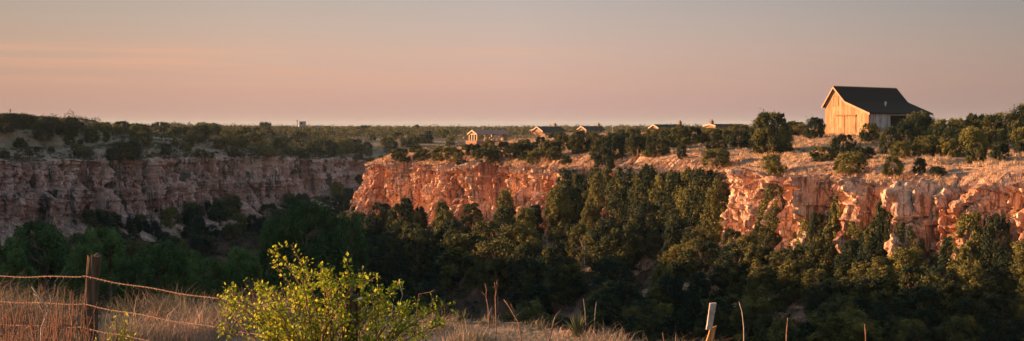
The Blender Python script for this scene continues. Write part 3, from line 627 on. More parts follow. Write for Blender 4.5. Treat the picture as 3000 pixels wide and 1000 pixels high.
right = [(2262,450,116,138,'big round juniper standing alone in the grass before the barn'),
 (2385,404,58,66,'dark juniper beside the sunlit gable of the barn'),(2549,413,52,72,'round dark juniper at the front corner of the barn'),
 (2470,450,56,78,'sunlit olive juniper in the grass below the barn gable'),(2415,471,40,82,'low spreading juniper downhill of the barn gable'),
 (2524,466,36,76,'low juniper just below the barn corner juniper'),(2486,504,56,98,'wide dark juniper low on the grass below the barn'),
 (2615,517,58,62,'upright juniper alone above the cliff edge below the open bay'),(2608,452,78,62,'tall bushy juniper before the plank side wall'),
 (2655,444,88,76,'sunlit juniper covering the middle of the open bay'),(2700,404,62,86,'juniper covering the far end of the open bay'),
 (2712,456,58,88,'rounded olive juniper in front of the bay junipers'),(2640,462,46,60,'small juniper in front of the open bay'),(2781,456,50,78,'dark juniper below the pickup truck'),
 (2796,424,60,84,'juniper just under the pickup truck cab'),(2850,458,82,94,'large juniper two along from the pickup truck'),(2832,396,42,78,'skyline juniper beside the pickup truck'),
 (2905,412,74,84,'tall juniper on the skyline past the pickup truck'),(2925,467,48,58,'small bright juniper at the lower edge of the thicket'),(2862,480,60,62,'juniper at the foot of the thicket over the cliff grass'),
 (2985,452,38,36,'small juniper at the frame edge above the rusty grass'),(2955,402,70,106,'broad skyline juniper near the frame edge'),(2995,392,84,84,'tallest skyline juniper at the frame edge'),
 (2885,388,46,80,'low skyline juniper behind the thicket'),(2692,506,42,44,'pale green tuft like juniper on the cliff top grass'),(2750,516,28,52,'small low juniper by itself near the cliff edge'),
 (2272,524,70,78,'round juniper perched on the cliff lip below the big one'),(2100,484,46,96,'brownish half bare juniper on the grass near the cliff lip'),
 (2000,462,36,34,'small juniper on the open grass beyond the brownish one'),(2167,430,46,66,'juniper tucked beside the big round one'),(2160,398,32,76,'dark skyline juniper touching the big round one'),
 (2340,392,34,76,'juniper between the big round one and the barn juniper'),(2318,398,42,40,'slim juniper right behind the big round one'),(1985,432,60,64,'juniper below the almost hidden cabin'),
 (2034,424,52,56,'sunlit juniper under the almost hidden cabin roof'),(1870,457,62,74,'juniper below the third cabin'),(1920,456,50,84,'wide juniper under the third cabin'),(1892,430,36,66,'juniper right in front of the third cabin'),
 (1800,468,76,74,'tall juniper at the grass edge below the flagpole'),(1768,482,48,62,'dark juniper where the grass narrows to the cliff'),(1840,442,52,62,'juniper between the flagpole and the third cabin'),
 (1960,420,40,60,'bright yellow green juniper beside the third cabin'),(2090,410,32,62,'juniper hiding the wall of the last cabin'),(2095,392,16,50,'low juniper under the eave of the last cabin'),(2075,393,18,44,'low juniper at the chimney end of the last cabin'),(1912,392,16,40,'low juniper before the gable of the third cabin'),(1945,393,18,50,'low juniper along the third cabin wall'),(1722,402,14,40,'low juniper before the second cabin wall'),(1620,405,14,40,'low juniper before the first cabin wall'),(2125,418,38,66,'juniper between the last cabin and the big round one'),
 (1310,468,38,88,'wide dark juniper on the small terrace under the pavilion'),(1434,492,56,82,'rounded juniper on the lip beneath the pavilion'),(1385,452,30,52,'low juniper in the hollow under the pavilion'),
 (1504,462,42,66,'dark juniper below the rail fence'),(1545,447,26,72,'low wide juniper below the stone shelter'),(1610,457,46,66,'juniper below the first cabin'),(1652,442,46,56,'juniper in the line under the second cabin'),
 (1627,467,36,54,'small olive juniper in front of the cabin junipers'),(1692,446,50,62,'dense juniper below the second cabin'),(1742,440,50,66,'lone juniper standing at the meadow edge under the second cabin'),(1760,462,58,66,'dark bushy juniper under the meadow'),
 (1660,480,24,36,'small round juniper in the tan grass near the cliff'),(1355,507,24,46,'low scrubby juniper on the lip near the point'),(1560,478,34,48,'olive juniper on the grassy lip under the cabins'),
 (1480,440,24,40,'small juniper on the pavilion slope'),(1210,430,30,50,'dark juniper on the mound behind the point'),(1180,470,34,66,'juniper in the notch behind the point'),(1235,468,30,60,'juniper beside the small rock nose'),
 (1222,448,22,44,'little juniper on the side of the far mound')]
place_list('big', 'juniper_bush', 'juniper', right[:1], GB, 90); place_list('bush', 'juniper_bush', 'juniper', right[1:], GB, 90)
left = [(122,404,48,64,'round dark juniper on the high rim slope'),(12,384,50,72,'juniper at the frame edge on the high rim'),(42,374,40,62,'tall juniper right below the radio mast'),(88,374,36,62,'second skyline juniper from the radio mast'),
 (150,380,36,52,'third skyline juniper from the radio mast'),(205,382,38,62,'skyline juniper above the red cliff band'),(268,407,28,48,'small juniper below the skyline on the far rim'),(308,414,28,26,'tiny juniper beside a pale dirt bank'),
 (355,386,30,56,'skyline juniper over the pale dirt bank'),(465,390,32,54,'bushy skyline juniper at the dip of the rim'),(402,388,26,42,'low skyline juniper next to the dip'),(420,428,40,58,'dark juniper over the pale bare slope'),
 (355,466,50,104,'widest dark juniper on the shaded cliff top'),(385,470,36,60,'dark juniper next to the widest one'),(483,452,30,40,'juniper below the dip, near the shaded cliff edge'),(580,412,44,66,'large rounded juniper on the mid rim'),(606,396,32,62,'skyline juniper behind the rounded one'),
 (645,436,34,48,'juniper on the brushy bank before the tower'),(532,398,26,52,'skyline juniper between the dip and the rounded one'),(590,462,24,36,'small juniper on the shaded cliff lip'),(545,440,22,34,'small dark juniper on the grey slope'),
 (784,470,44,60,'dark juniper on the cliff lip nearly under the tower'),(862,474,40,82,'wide dark juniper on the lip below the tower'),(928,454,32,66,'juniper in the dark belt below the tower'),(870,428,42,66,'juniper above the dark belt'),
 (920,442,34,56,'juniper in the middle of the dark belt'),(962,452,42,66,'tall juniper in the dark belt'),(1002,452,44,70,'large juniper near the end of the dark belt'),(1034,448,40,60,'last juniper of the dark belt'),
 (1080,458,24,22,'tiny lone juniper on the bare slope'),(700,430,34,60,'juniper on the brushy bank'),(740,424,34,66,'juniper on the brushy bank below the tower'),(820,436,34,56,'sunlit tipped juniper by the dark belt'),(690,470,22,40,'low juniper on the pale lip'),
 (252,455,26,44,'juniper on the reddish upper slope'),(60,430,26,40,'juniper on the shadowed high slope'),(1130,428,26,36,'juniper on the far mound beyond the dark belt')]
place_list('bush', 'juniper_bush', 'juniper', left, GB, 200)
# more junipers by zone, spread at random on the real ground
def scatter(kind, name, cat, n, x0, x1, yf, hp, wr, seed, group, lab, dmin=90, sep=16, filt=None, near=False):
    R_ = np.random.default_rng(seed); pts = []
    for _ in range(n*30):
        if len(pts) >= n: break
        x = R_.uniform(x0, x1); a, b = yf(x); y = R_.uniform(a, b)
        if all((x-u)**2+((y-v)*1.6)**2 > sep**2 for u, v in pts+occupied) and (filt is None or filt(x, y)): pts.append((x, y))
    pts.sort(); hs = hits(pts, dmin); occupied.extend(pts); j = 0
    for (x, y), h in zip(pts, hs):
        if h is None: continue
        k = R_.uniform(*hp); 
        if isinstance(lab, str): lb = lab
        else: lb = lab(j, x, y, k)
        if lb is None: continue
        plant(kind, name, h, max(.7*k/F*h[1], min(1.4*k/F*h[1], (HOR-y+k)/F*h[1]-h[2])), k*R_.uniform(*wr)/F*h[1], lb, cat, group, int(R_.integers(0,99))); j += 1
itp = lambda xs, ys: (lambda x: float(np.interp(x, xs, ys)))
scatter('bush','juniper_bush','juniper',26,1560,2210,lambda x:(408, 440),(22,38),(1.0,1.5),1,'dense junipers in front of the cabins','one of the dense junipers massed between the cabins and the big round juniper',sep=15,filt=lambda x,y: not (1600<x<1800 and y<412))
scatter('bush','juniper_bush','juniper',16,2640,3040,lambda x:(395,445),(44,72),(1.0,1.4),2,'dense junipers beyond the barn','one of the dense junipers massed beyond the barn and truck',sep=18)
scatter('bush','juniper_bush','juniper',16,1340,1600,lambda x:(430,470),(14,26),(1.2,1.8),3,'scrub junipers under the pavilion','one of the scrub junipers on the slope under the pavilion',sep=18)
scatter('bush','juniper_bush','juniper',44,0,800,lambda x:(np.interp(x,(0,300,800),(352,378,384)),np.interp(x,(0,300,800),(372,396,420))),(16,32),(1.1,1.7),4,'small junipers on the far rim','one of the small junipers along the far rim skyline',dmin=250,sep=13)
scatter('bush','juniper_bush','juniper',26,0,1000,lambda x:(np.interp(x,(0,300,1000),(385,400,440)),466),(9,20),(1.2,1.9),5,'scrub dotting the far rim slope','one of the small scrub junipers dotting the shaded far slope',dmin=250,sep=18)
scatter('bush','juniper_bush','juniper',40,640,1330,lambda x:(384,430),(14,26),(1.2,1.8),6,'junipers on the brushy country below the tower','one of the junipers on the brushy slopes between tower and pavilion',dmin=300,sep=14)
scatter('bush','juniper_bush','juniper',20,1040,1290,lambda x:(425,500),(12,24),(1.2,1.9),16,'scrub behind the sandstone point','one of the scrub junipers in the notch behind the sandstone point',dmin=300,sep=15)

GT = 'junipers standing on the canyon slope'
slope = [(1478,702,142,88,'shaggy juniper before the long pale rock chute'),(1200,694,112,92,'dark juniper against the end of the sandstone point'),(1132,690,84,74,'shaded juniper at the toe of the sandstone point'),
 (1300,690,96,84,'dark juniper below the fluted cliff near the point'),(1388,690,96,80,'shadowed juniper before the fluted cliff'),(1560,712,110,84,'juniper at the foot of the long pale rock chute'),
 (1642,706,160,104,'tall sunlit juniper where the first thicket meets the cliff'),(1702,690,176,92,'tall juniper at the edge of the big thicket'),(1762,682,176,104,'sunlit olive juniper in the big thicket'),
 (1832,706,196,112,'tallest juniper in the big thicket below the meadow'),(1900,696,196,104,'broad crowned juniper in the heart of the big thicket'),(1962,692,190,104,'dark topped juniper in the big thicket'),
 (2030,694,196,104,'juniper with dense round top below the brownish bush'),(2082,706,184,92,'last tall juniper of the big thicket'),(2106,726,156,116,'spreading bright juniper before the dark cliff recess'),
 (1700,780,120,90,'pale olive juniper with bare limbs below the big thicket'),(1790,790,110,90,'sunlit juniper low in front of the big thicket'),(2282,694,150,114,'juniper standing before the orange rock buttress'),
 (2042,790,124,104,'yellow green conical juniper low on the slope'),(2462,702,160,116,'large juniper rising against the cliff below the barn'),(2400,690,120,80,'slender juniper beside the large one below the barn'),
 (2502,800,160,96,'tall olive juniper with pale tips under the barn cliff'),(2592,764,176,92,'reddish tinged juniper before the carved cliff face'),(2652,846,156,124,'sunlit juniper low under the carved cliff face'),
 (2852,766,180,114,'dark open juniper before the cracked cliff block'),(2932,806,176,112,'black green juniper in front of the last cliff face'),(2782,790,120,92,'dark juniper under the smooth cliff face'),(2342,776,130,92,'juniper with several pointed tips below the buttress'),
 (2252,790,120,84,'sunlit small tipped juniper below the orange buttress'),(2190,800,110,84,'pale tipped juniper downhill of the dark recess'),(2142,812,100,70,'narrow juniper with a lit edge'),(2142,906,110,60,'thin juniper rising from the shade, catching the last sun'),
 (2330,880,116,112,'juniper with a bleached branch at the shadow line'),(2470,900,120,90,'half shaded juniper below the olive one'),(2600,920,130,84,'thin juniper low in the shade under the barn cliff')]
place_list('tree', 'juniper_tree', 'juniper', slope, GT, 60)
foot = itp((880,1060,1200,1500,1800,2100,2400,2700,3040),(690,672,690,706,716,724,740,780,800))
scatter('tree','juniper_tree','juniper',26,1640,2110,lambda x:(610,700),(110,165),(.55,.8),31,'junipers of the big thicket','one of the junipers crowding the big thicket that climbs to the rim',dmin=60,sep=22)
scatter('tree','juniper_tree','juniper',60,1040,3060,lambda x:(foot(x),foot(x)+120),(84,150),(.6,.95),11,'sunlit junipers on the upper canyon slope','one of the sunlit tipped junipers packed along the upper canyon slope',dmin=60,sep=25)
scatter('tree','juniper_tree','juniper',160,900,3060,lambda x:(foot(x)+80,1110),(100,170),(.75,1.15),12,'junipers in the canyon shade','one of the junipers merging in the deep canyon shade',dmin=60,sep=25)
scatter('bush','juniper_bush','juniper',64,0,1060,lambda x:(np.interp(x,(0,400,800,1060),(700,655,605,560)),np.interp(x,(0,1060),(800,700))),(30,62),(1.,1.6),13,'junipers under the shaded wall','one of the dark junipers at the foot of the shaded wall',dmin=150,sep=24)
# broadleaf trees below the near rim
GN = 'green trees below the near rim'
for i, (px, top, wp, D, lb) in enumerate([(905,598,250,84,'large bright green tree rising before the sandstone point'),(800,640,150,88,'green tree shoulder to shoulder with the large bright one'),(700,735,170,62,'pale leafed green shrub tree behind the fence'),
   (600,760,150,60,'low green tree behind the sagging wire'),(318,676,180,72,'rounded green tree behind the fence post'),(455,716,200,66,'broad green tree past the fence post'),(545,738,140,70,'small green tree in the row behind the wires'),
   (130,664,240,84,'dim wide green tree under the shaded wall'),(20,700,180,74,'dim green tree at the frame edge above the fence'),(235,720,150,70,'low dim tree beside the rounded green one'),(1010,640,150,92,'dark green tree in the shade past the large bright one'),(400,760,150,60,'low green bush right of the fence post')]):
    x = (px-1500)/F*D; gzz = G(x, D); h = (HOR-top)/F*D-gzz
    plant('broad', 'broadleaf_tree', (x, D, gzz), max(h, 2.5), wp/F*D, lb.replace('right of','past'), 'tree', GN, i)

for i, (px, py, hp, lb) in enumerate([(2535,812,150,'pale dead juniper snag before the carved cliff face'),(2395,800,100,'small bleached snag on the slope below the slender juniper'),(1712,800,110,'bare grey snag low in front of the big thicket'),(2880,850,140,'dark bare snag near the cracked cliff block')]):
    h_ = hits([(px, py)], 60)[0]; R_ = np.random.default_rng(700+i); H_ = hp/F*h_[1]
    lob = [np.array([R_.normal(0,.16)*H_, R_.normal(0,.16)*H_, R_.uniform(.4,1.)*H_]) for _ in range(13)]
    ob('dead_tree', limbs(H_, H_*.3, lob, 720+i, .07, 13).mesh('dead_tree', M['deadwood'], True), label=lb, cat='dead tree', group='snags on the slope').location = h_

# far woodland to the horizon
def far_woods():
    R_ = np.random.default_rng(77); Vs = []; Fs = []; Ts = []; nb = 0
    n = 6000; D = 400*np.exp(R_.uniform(0,1,n)**.8*2.1); px = R_.uniform(-250, 3300, n); e_ = np.arange(n) < 1700; D = np.where(e_, R_.uniform(430, 820, n), D); px = np.where(e_, R_.uniform(500, 2250, n), px); px = np.where(np.arange(n) > 5300, R_.uniform(2950, 4300, n), px); D = np.where(np.arange(n) > 5300, R_.uniform(220, 900, n), D); x = (px-1500)/F*D
    g, d, ins, k = ground(x, D, full=True); gz_ = ground(x, D)
    ok = ~ins & (d > 6)
    ok &= ~((px > 1030) & (px < 1310) & (D < 520) & (R_.uniform(0,1,n) < .8)); ok &= ~((px > 1330) & (px < 1640) & (D < 475)) & ~((px > 1600) & (px < 1900) & (D < 620) ) & ~((px>1860)&(px<2160)&(D<470)) & ~((px > 860) & (px < 945) & (D < 910) & (D > 700) & (R_.uniform(0,1,n) < .5)) & ~((px<1050)&(D<430)&(R_.uniform(0,1,n)<.7)) & ~((px>2200)&(D<700)&(px<2760))
    for i in np.nonzero(ok)[0]:
        h = R_.uniform(2.4,4.6)*(1 if D[i] < 1200 else 1.2); r = h*R_.uniform(.5,.8); m = int(130 if D[i] < 700 else 60)
        s = .30*(D[i]/500)**.6
        q = R_.normal(0,1,(m,3)); q /= np.linalg.norm(q,axis=1)[:,None]; q[:,2] = np.abs(q[:,2])*1.0
        kk = 1+.35*fbm(q[:,0]*2+i, q[:,1]*2, q[:,2]*2, 3)
        P = np.array([x[i], D[i], gz_[i]+.12*h])+q*kk[:,None]*np.array([r,r,h*.85])*R_.uniform(.7,1,(m,1))
        V, Fq = leaves(P, q, s*1.6, s*1.2, int(i), .3, .8); Vs.append(V); Fs.append(Fq+nb); nb += len(V); Ts.append(np.full(len(V), R_.uniform(-.25,.3)))
    ob('woodland', mesh_np('woodland', np.concatenate(Vs), np.concatenate(Fs), M['far_juniper'], tone=np.concatenate(Ts)), label='dark juniper woodland covering the plateau to the horizon', kind='stuff')
far_woods()

# ------------------------------------------------------------------ grass as blades
def blades(name, x, y, z, h, wid, lean, tone, mat, label, seed, bend=.5):
    R_ = np.random.default_rng(seed); n = len(x); a = R_.uniform(0, 2*pi, n); b = R_.uniform(0, 2*pi, n)
    s = np.stack([np.cos(a), np.sin(a), 0*a], 1)*wid[:,None]*.5
    l = np.stack([np.cos(b), np.sin(b), 0*b], 1)*(lean*h)[:,None]
    P = np.stack([x,y,z], 1); up = np.stack([0*h,0*h,h], 1)
    m_ = P+up*.55+l*.35; tp = P+up*(1-.25*lean[:,None])+l*1.2*bend*2
    V = np.stack([P-s, P+s, m_+s*.8, m_-s*.8, tp], 1).reshape(-1,3)
    i = np.arange(n)*5; Fq = np.concatenate([np.stack([i,i+1,i+2,i+3],1)]); F3 = np.stack([i+3,i+2,i+4,i+4],1)
    # triangle as a degenerate-free tri list: build all as triangles
    T = np.concatenate([np.stack([i,i+1,i+2],1), np.stack([i,i+2,i+3],1), np.stack([i+3,i+2,i+4],1)])
    return ob(name, mesh_np(name, V, T, mat, tone=np.repeat(tone, 5)), label=label, kind='stuff')
def near_grass():
    R_ = np.random.default_rng(5); n = 300000
    Y = R_.uniform(7.2, 20.5, n); X = R_.uniform(-.50, .36, n)*Y
    ins = inside(X, Y); D_, I_ = dist(X, Y); keep = ~ins | (D_[2] < 1.2)
    cl = fbm(X/.55, Y/.55, 0, 51, 3); keep &= R_.uniform(-.55,.5,n) < cl+.12
    X, Y, cl = X[keep], Y[keep], cl[keep]; Z = ground(X, Y); n = len(X)
    big = fbm(X/1.6, Y/1.6, 0, 53, 2)
    h = np.clip(R_.gamma(4, .042, n)*(1+1.2*cl+.7*big), .04, .6)*(1+.35*(X < -3.2))*np.where(X > -1, .75, 1)*np.where((X/Y > -.36)&(X < -1), .72, 1); wid = R_.uniform(.004,.010,n)
    tone = np.clip(R_.normal(.0,.22,n)+.5*fbm(X/1.1, Y/1.1, 0, 57, 2)+.12, -.35, .8)
    blades('grass', X, Y, Z-.02, h, wid, R_.uniform(.15,1.1,n), tone, M['straw'], 'dry straw and grey green grass on the near rim', 6)
near_grass()
def plateau_grass():
    R_ = np.random.default_rng(15); n = 46000
    px = R_.uniform(1000, 3100, n); k = R_.uniform(0,1,n)
    # world samples near the right rim
    t_ = R_.uniform(0,1,n)*(len(RP)-1); i = t_.astype(int); s = R_.uniform(0,1,n)**1.3*58-1.0
    X = RP[i,0]-Rn[i,0]*s+R_.normal(0,.5,n); Y = RP[i,1]-Rn[i,1]*s+R_.normal(0,.5,n)
    q = (Y > 88) & (Y < 470) & (np.abs(X/Y) < .56); X, Y = X[q], Y[q]
    g, d, ins, kk = ground(X, Y, full=True); cl = fbm(X/5, Y/5, 0, 61, 3); q = ~ins & (cl > -.28) & (d > .2)
    X, Y, g, d, cl = X[q], Y[q], g[q], d[q], cl[q]; m = 9; n = len(X)
    XX = np.repeat(X, m)+R_.normal(0,.13,n*m); YY = np.repeat(Y, m)+R_.normal(0,.13,n*m); ZZ = np.repeat(g, m)
    hh = np.repeat(R_.uniform(.18,.55,n)*(1+.5*cl), m)*R_.uniform(.6,1.2,n*m); sc = np.repeat(np.clip(Y/130,.8,3), m)
    tone = np.repeat(np.clip(R_.normal(.25,.25,n)+cl*.5, -.3, .8), m)
    blades('plateau_grass', XX, YY, ZZ-.03, hh, .045*sc*R_.uniform(.6,1.3,n*m), R_.uniform(.2,.9,n*m), tone, M['straw_far'], 'golden dry bunch grass on the plateau above the cliff', 16)
    n = 26000; t_ = R_.uniform(0,1,n)*(len(LP)*.52); i = t_.astype(int); s = R_.uniform(0,1,n)**1.2*90-1
    X = LP[i,0]-Ln[i,0]*s+R_.normal(0,.8,n); Y = LP[i,1]-Ln[i,1]*s+R_.normal(0,.8,n)
    g, d, ins, kk = ground(X, Y, full=True); cl = fbm(X/7, Y/7, 0, 62, 3); q = ~ins & (cl > -.15) & (d > .2) & (np.abs(X/Y) < .47)
    X, Y, g, cl = X[q], Y[q], g[q], cl[q]; m = 6; n = len(X)
    XX = np.repeat(X, m)+R_.normal(0,.25,n*m); YY = np.repeat(Y, m)+R_.normal(0,.25,n*m); ZZ = np.repeat(g, m)
    blades('far_rim_grass', XX, YY, ZZ-.03, np.repeat(R_.uniform(.25,.7,n), m)*R_.uniform(.6,1.2,n*m), .14*R_.uniform(.6,1.3,n*m), R_.uniform(.2,.9,n*m), np.repeat(np.clip(R_.normal(-.2,.2,n),-.4,.3), m), M['straw'], 'dull dry grass on the shaded far rim', 17)
plateau_grass()
def scrub():
    R_ = np.random.default_rng(95); Vs = []; Fs = []; Ts = []; nb = 0
    for P, Nm, lo, hi, n, w in ((RP, Rn, 88, 470, 2600, 55), (LP[:int(len(LP)*.55)], Ln, 250, 520, 4200, 90)):
        t_ = R_.uniform(0,1,n)*(len(P)-1); i = t_.astype(int); s = R_.uniform(0,1,n)**1.1*w
        X = P[i,0]-Nm[i,0]*s; Y = P[i,1]-Nm[i,1]*s; g, d, ins, kk = ground(X, Y, full=True)
        cl = fbm(X/8, Y/8, 0, 71, 3); q = ~ins & (d > .6) & (Y > lo) & (Y < hi) & (np.abs(X/Y) < .6) & (cl > (-.12 if lo < 200 else -.32)+R_.uniform(-.2,.2,n)); X, Y, g = X[q], Y[q], g[q]
        q = ~((X > 50) & (X < 62) & (Y > 178) & (Y < 216)); X, Y, g = X[q], Y[q], g[q]
        for x, y, z in zip(X, Y, g):
            r = R_.gamma(4,.10)*(1.6 if lo > 200 else 1); m = 34; v = R_.normal(0,1,(m,3)); v /= np.linalg.norm(v,axis=1)[:,None]; v[:,2] = np.abs(v[:,2])
            C_ = np.array([x,y,z])+v*np.array([r,r,r*R_.uniform(.5,.9)])*R_.uniform(.6,1.05,(m,1)); V, Fq = leaves(C_, v, .18*y/150, .09*y/150, int(x*7+y*13)&0xffff, .5, .7)
            Vs.append(V); Fs.append(Fq+nb); nb += len(V); Ts.append(np.full(len(V), R_.uniform(-.3,.2)))
    ob('low_scrub', mesh_np('low_scrub', np.concatenate(Vs), np.concatenate(Fs), M['far_juniper'], tone=np.concatenate(Ts)), label='low dark scrub speckling both plateaus', kind='stuff')
scrub()
def undergrowth():
    R_ = np.random.default_rng(96); Vs = []; Fs = []; nb = 0; n = 4200
    t_ = R_.uniform(0,1,n)*(len(RP)-1); i = t_.astype(int); s = 4+R_.uniform(0,1,n)*52
    X = RP[i,0]+Rn[i,0]*s; Y = RP[i,1]+Rn[i,1]*s; q = (Y > 60) & (Y < 300) & inside(X, Y) & (np.abs(X/Y) < .6); X, Y = X[q], Y[q]
    k = R_.uniform(0,1,3000); a = np.interp(k, (0,1), (0,1)); t_ = a*(len(LP)*.5); i = t_.astype(int); s = 5+R_.uniform(0,1,3000)*60
    X2 = LP[i,0]+Ln[i,0]*s; Y2 = LP[i,1]+Ln[i,1]*s; q = inside(X2, Y2) & (Y2 > 150); X = np.r_[X, X2[q]]; Y = np.r_[Y, Y2[q]]; Z = ground(X, Y)
    for x, y, z in zip(X, Y, Z):
        r = R_.uniform(.5,1.5); m = 46; v = R_.normal(0,1,(m,3)); v /= np.linalg.norm(v,axis=1)[:,None]; v[:,2] = np.abs(v[:,2])
        C_ = np.array([x,y,z-.1])+v*np.array([r,r,r*.7])*R_.uniform(.5,1.15,(m,1)); V, Fq = leaves(C_, v, .32*max(1,y/160), .16*max(1,y/160), int(x*7+y*13)&0xffff, .5, .7); Vs.append(V); Fs.append(Fq+nb); nb += len(V)
    ob('undergrowth', mesh_np('undergrowth', np.concatenate(Vs), np.concatenate(Fs), M['far_juniper'], tone=np.full(nb, -.15)), label='dark undergrowth carpeting the canyon slopes', kind='stuff')
undergrowth()
def weeds():
    # dense red brown stalks at the frame's near corner
    R_ = np.random.default_rng(25); w = MB(); n = 150
    for i in range(n):
        px = R_.uniform(-140, 270)*(1 if R_.uniform() < .8 else 1.25); D = R_.uniform(9.2, 12.8); x = (px-1500)/F*D; z = G(x, D)
        top = R_.uniform(820, 930)+max(0, px-140)*.35; zt = (HOR-top)/F*D; h = max(.35, zt-z); lx, ly = R_.normal(0,.06,2)*h
        pts = [np.array([x,D,z-.03])+np.array([lx*k*k+R_.normal(0,.006), ly*k*k, h*k]) for k in np.linspace(0,1,6)]
        w.tube(pts, [.006,.0055,.005,.0045,.0035,.002], 4, False)
        for _ in range(int(R_.integers(3,9))):
            k = R_.uniform(.3,1); p = pts[min(5,int(k*5))]; a = R_.uniform(0,6.28); L = R_.uniform(.04,.14)
            q = p+np.array([cos(a)*L, sin(a)*L, R_.uniform(-.03,.10)]); w.tube([p, (p+q)/2+np.array([0,0,.025]), q], [.0035,.003,.0015], 3, False)
    w.ob('dry_weeds', M['red_weed'], None, label='thicket of red brown dry stalks by the fence', kind='stuff')
    n = 17000; X = R_.uniform(-6.2,-2.8,n); Y = R_.uniform(8.2,11.6,n); q = (X/Y < -.30)|(R_.uniform(0,1,n) < .12); X, Y = X[q], Y[q]; n = len(X)
    blades('red_grass', X, Y, ground(X, Y)-.02, R_.gamma(5,.085,n).clip(.1,.85), R_.uniform(.004,.011,n), R_.uniform(.15,1.2,n), R_.normal(.1,.4,n), M['red_weed'], 'tall reddish dry grass tangled along the fence', 26)
weeds()
def rubble():
    R_ = np.random.default_rng(35); n = 1100; t_ = R_.uniform(0,1,n)*(len(RP)-1); i = t_.astype(int); s = R_.uniform(0,1,n)**1.3*12+2.5
    X = RP[i,0]+Rn[i,0]*s; Y = RP[i,1]+Rn[i,1]*s; q = (Y > 85)&inside(X, Y); X, Y = X[q], Y[q]; Z = ground(X, Y)
    base = np.array([v.co for v in RM[0].vertices]); tri = np.array([list(p.vertices) for p in RM[0].polygons]); Vs = []; Fs = []; nb = 0
    for x, y, z in zip(X, Y, Z):
        k = min(1.3, R_.gamma(2,.2)); a = R_.uniform(0,6.28); c, sn = cos(a), sin(a); v = base*np.array([R_.uniform(.6,1.3),R_.uniform(.6,1.3),R_.uniform(.6,1.2)])*k
        v = np.stack([v[:,0]*c-v[:,1]*sn, v[:,0]*sn+v[:,1]*c, v[:,2]],1)+np.array([x,y,z+k*.15]); Vs.append(v); Fs.append(tri+nb); nb += len(v)
    ob('rubble', mesh_np('rubble', np.concatenate(Vs), np.concatenate(Fs), M['rock_sun']), label='broken sandstone rubble at the cliff foot', kind='stuff')
rubble()

# ------------------------------------------------------------------ barbed wire fence
def at(px, py, D): return np.array([(px-1500)/F*D, D, (HOR-py)/F*D])
fence = empty('barbed_wire_fence', (at(262,0,13.5)[0], 13.5, G(at(262,0,13.5)[0], 13.5)), label='barbed wire fence with three rusty strands along the near rim', cat='fence')
inv = np.array(fence.location)
def round_post(name, p, ztop, r, seed, mat, lean=(0,0)):
    R_ = np.random.default_rng(seed); zb = G(p[0], p[1])-.3; n = 40; rows = 46; V = []; Fq = []
    prof = r*(1+.16*fbm(np.arange(n)/2.1, 0, 0, seed)+.10*np.abs(vn(np.arange(n)/1.1,9,0,seed)))
    for j in range(rows):
        t_ = j/(rows-1); z = zb+(ztop-zb)*t_
        for i in range(n):
            a = 2*pi*i/n; rr_ = prof[i]*(1.08-.14*t_)*(1+.10*float(vn(i/1.6, z*2.2, 0, seed+3)))
            dz_ = float(vn(i/2.5, 1, 0, seed+5))*.035 if j == rows-1 else 0
            V.append((p[0]+cos(a)*rr_+lean[0]*t_+.012*sin(z*4), p[1]+sin(a)*rr_+lean[1]*t_, z+dz_))
    for j in range(rows-1):
        for i in range(n): a = j*n+i; b = j*n+(i+1)%n; Fq.append((a,b,b+n,a+n))
    m = bpy.data.meshes.new(name); k = len(V); V.append((p[0]+lean[0], p[1]+lean[1], ztop-.01)); Fq += [(k-1-n+1+i, k-n+(i+1)%n, k) for i in range(n)]
    m.from_pydata([tuple(np.array(v)-inv) for v in V], [], Fq); m.update(); m.materials.append(mat); return ob(name, m, fence)
P1 = at(262, 750, 13.5); round_post('post', P1, P1[2], .072, 3, M['post'], (.05,0))
P2 = at(1030, 868, 11.0); p2 = round_post('post', P2, P2[2], .06, 8, M['post'])
P0 = (P1[0]-3.6, P1[1]+2.7, 0); 
def wire(zL, z1, z2, z3, seed):
    # control points along the fence line: far left post, post 1, post 2, stake
    A_ = np.array([P1[0]-(P2[0]-P1[0])*1.0, P1[1]-(P2[1]-P1[1])*1.0]); B_ = P1[:2]; C2 = P2[:2]; D2 = np.array([1.47, 8.9])
    off = np.array([-.055,-.06]); pts = []
    for (a, b, za, zb, sag) in ((A_,B_,zL,z1,.03),(B_,C2,z1,z2,.025)):
        m_ = int(np.linalg.norm(b-a)/.012)
        for i in range(m_):
            t_ = i/m_; p = a+(b-a)*t_+off; pts.append((p[0], p[1], za+(zb-za)*t_-sag*4*t_*(1-t_)+.006*sin(t_*23+seed)))
    pts = np.array(pts)-inv; w = MB()
    for ph in (0, pi):
        k = np.arange(len(pts)); q = pts+np.stack([0*k, np.cos(k*.55+ph)*.0036, np.sin(k*.55+ph)*.0036],1)
        w.tube(list(q), .0027, 4)
    R_ = random.Random(seed)
    for i in range(5, len(pts)-5, 11):
        p = pts[i]
        for s in (1,-1): d = np.array([R_.uniform(-.4,.4), R_.uniform(-.6,.6), s*1.0]); d /= np.linalg.norm(d); w.tube([p, p+d*.022], [.0026,.0012], 3)
    w.ob('wire', M['wire'], fence)
D1 = 13.5
zz = lambda py, D: (HOR-py)/F*D
wire(zz(794,16)+.0, zz(808,D1), zz(922,11), zz(1010,8.9), 1)
wire(zz(858,16), zz(889,D1), zz(1010,11), zz(1130,8.9), 2)
wire(zz(922,16), zz(957,D1), zz(1092,11), zz(1240,8.9), 3)
cl = MB(); c_ = at(1048, 878, 10.9)-inv; cl.tube([c_, c_+np.array([.04,0,.01])], .012, 8); cl.ob('clip', M['insul'], fence)
st = empty('broken_stake', tuple(at(2070,1060,8.9)), label='leaning broken stake, flaking white above and splintered brown below', cat='stake')
sv = np.array(st.location); w = MB()
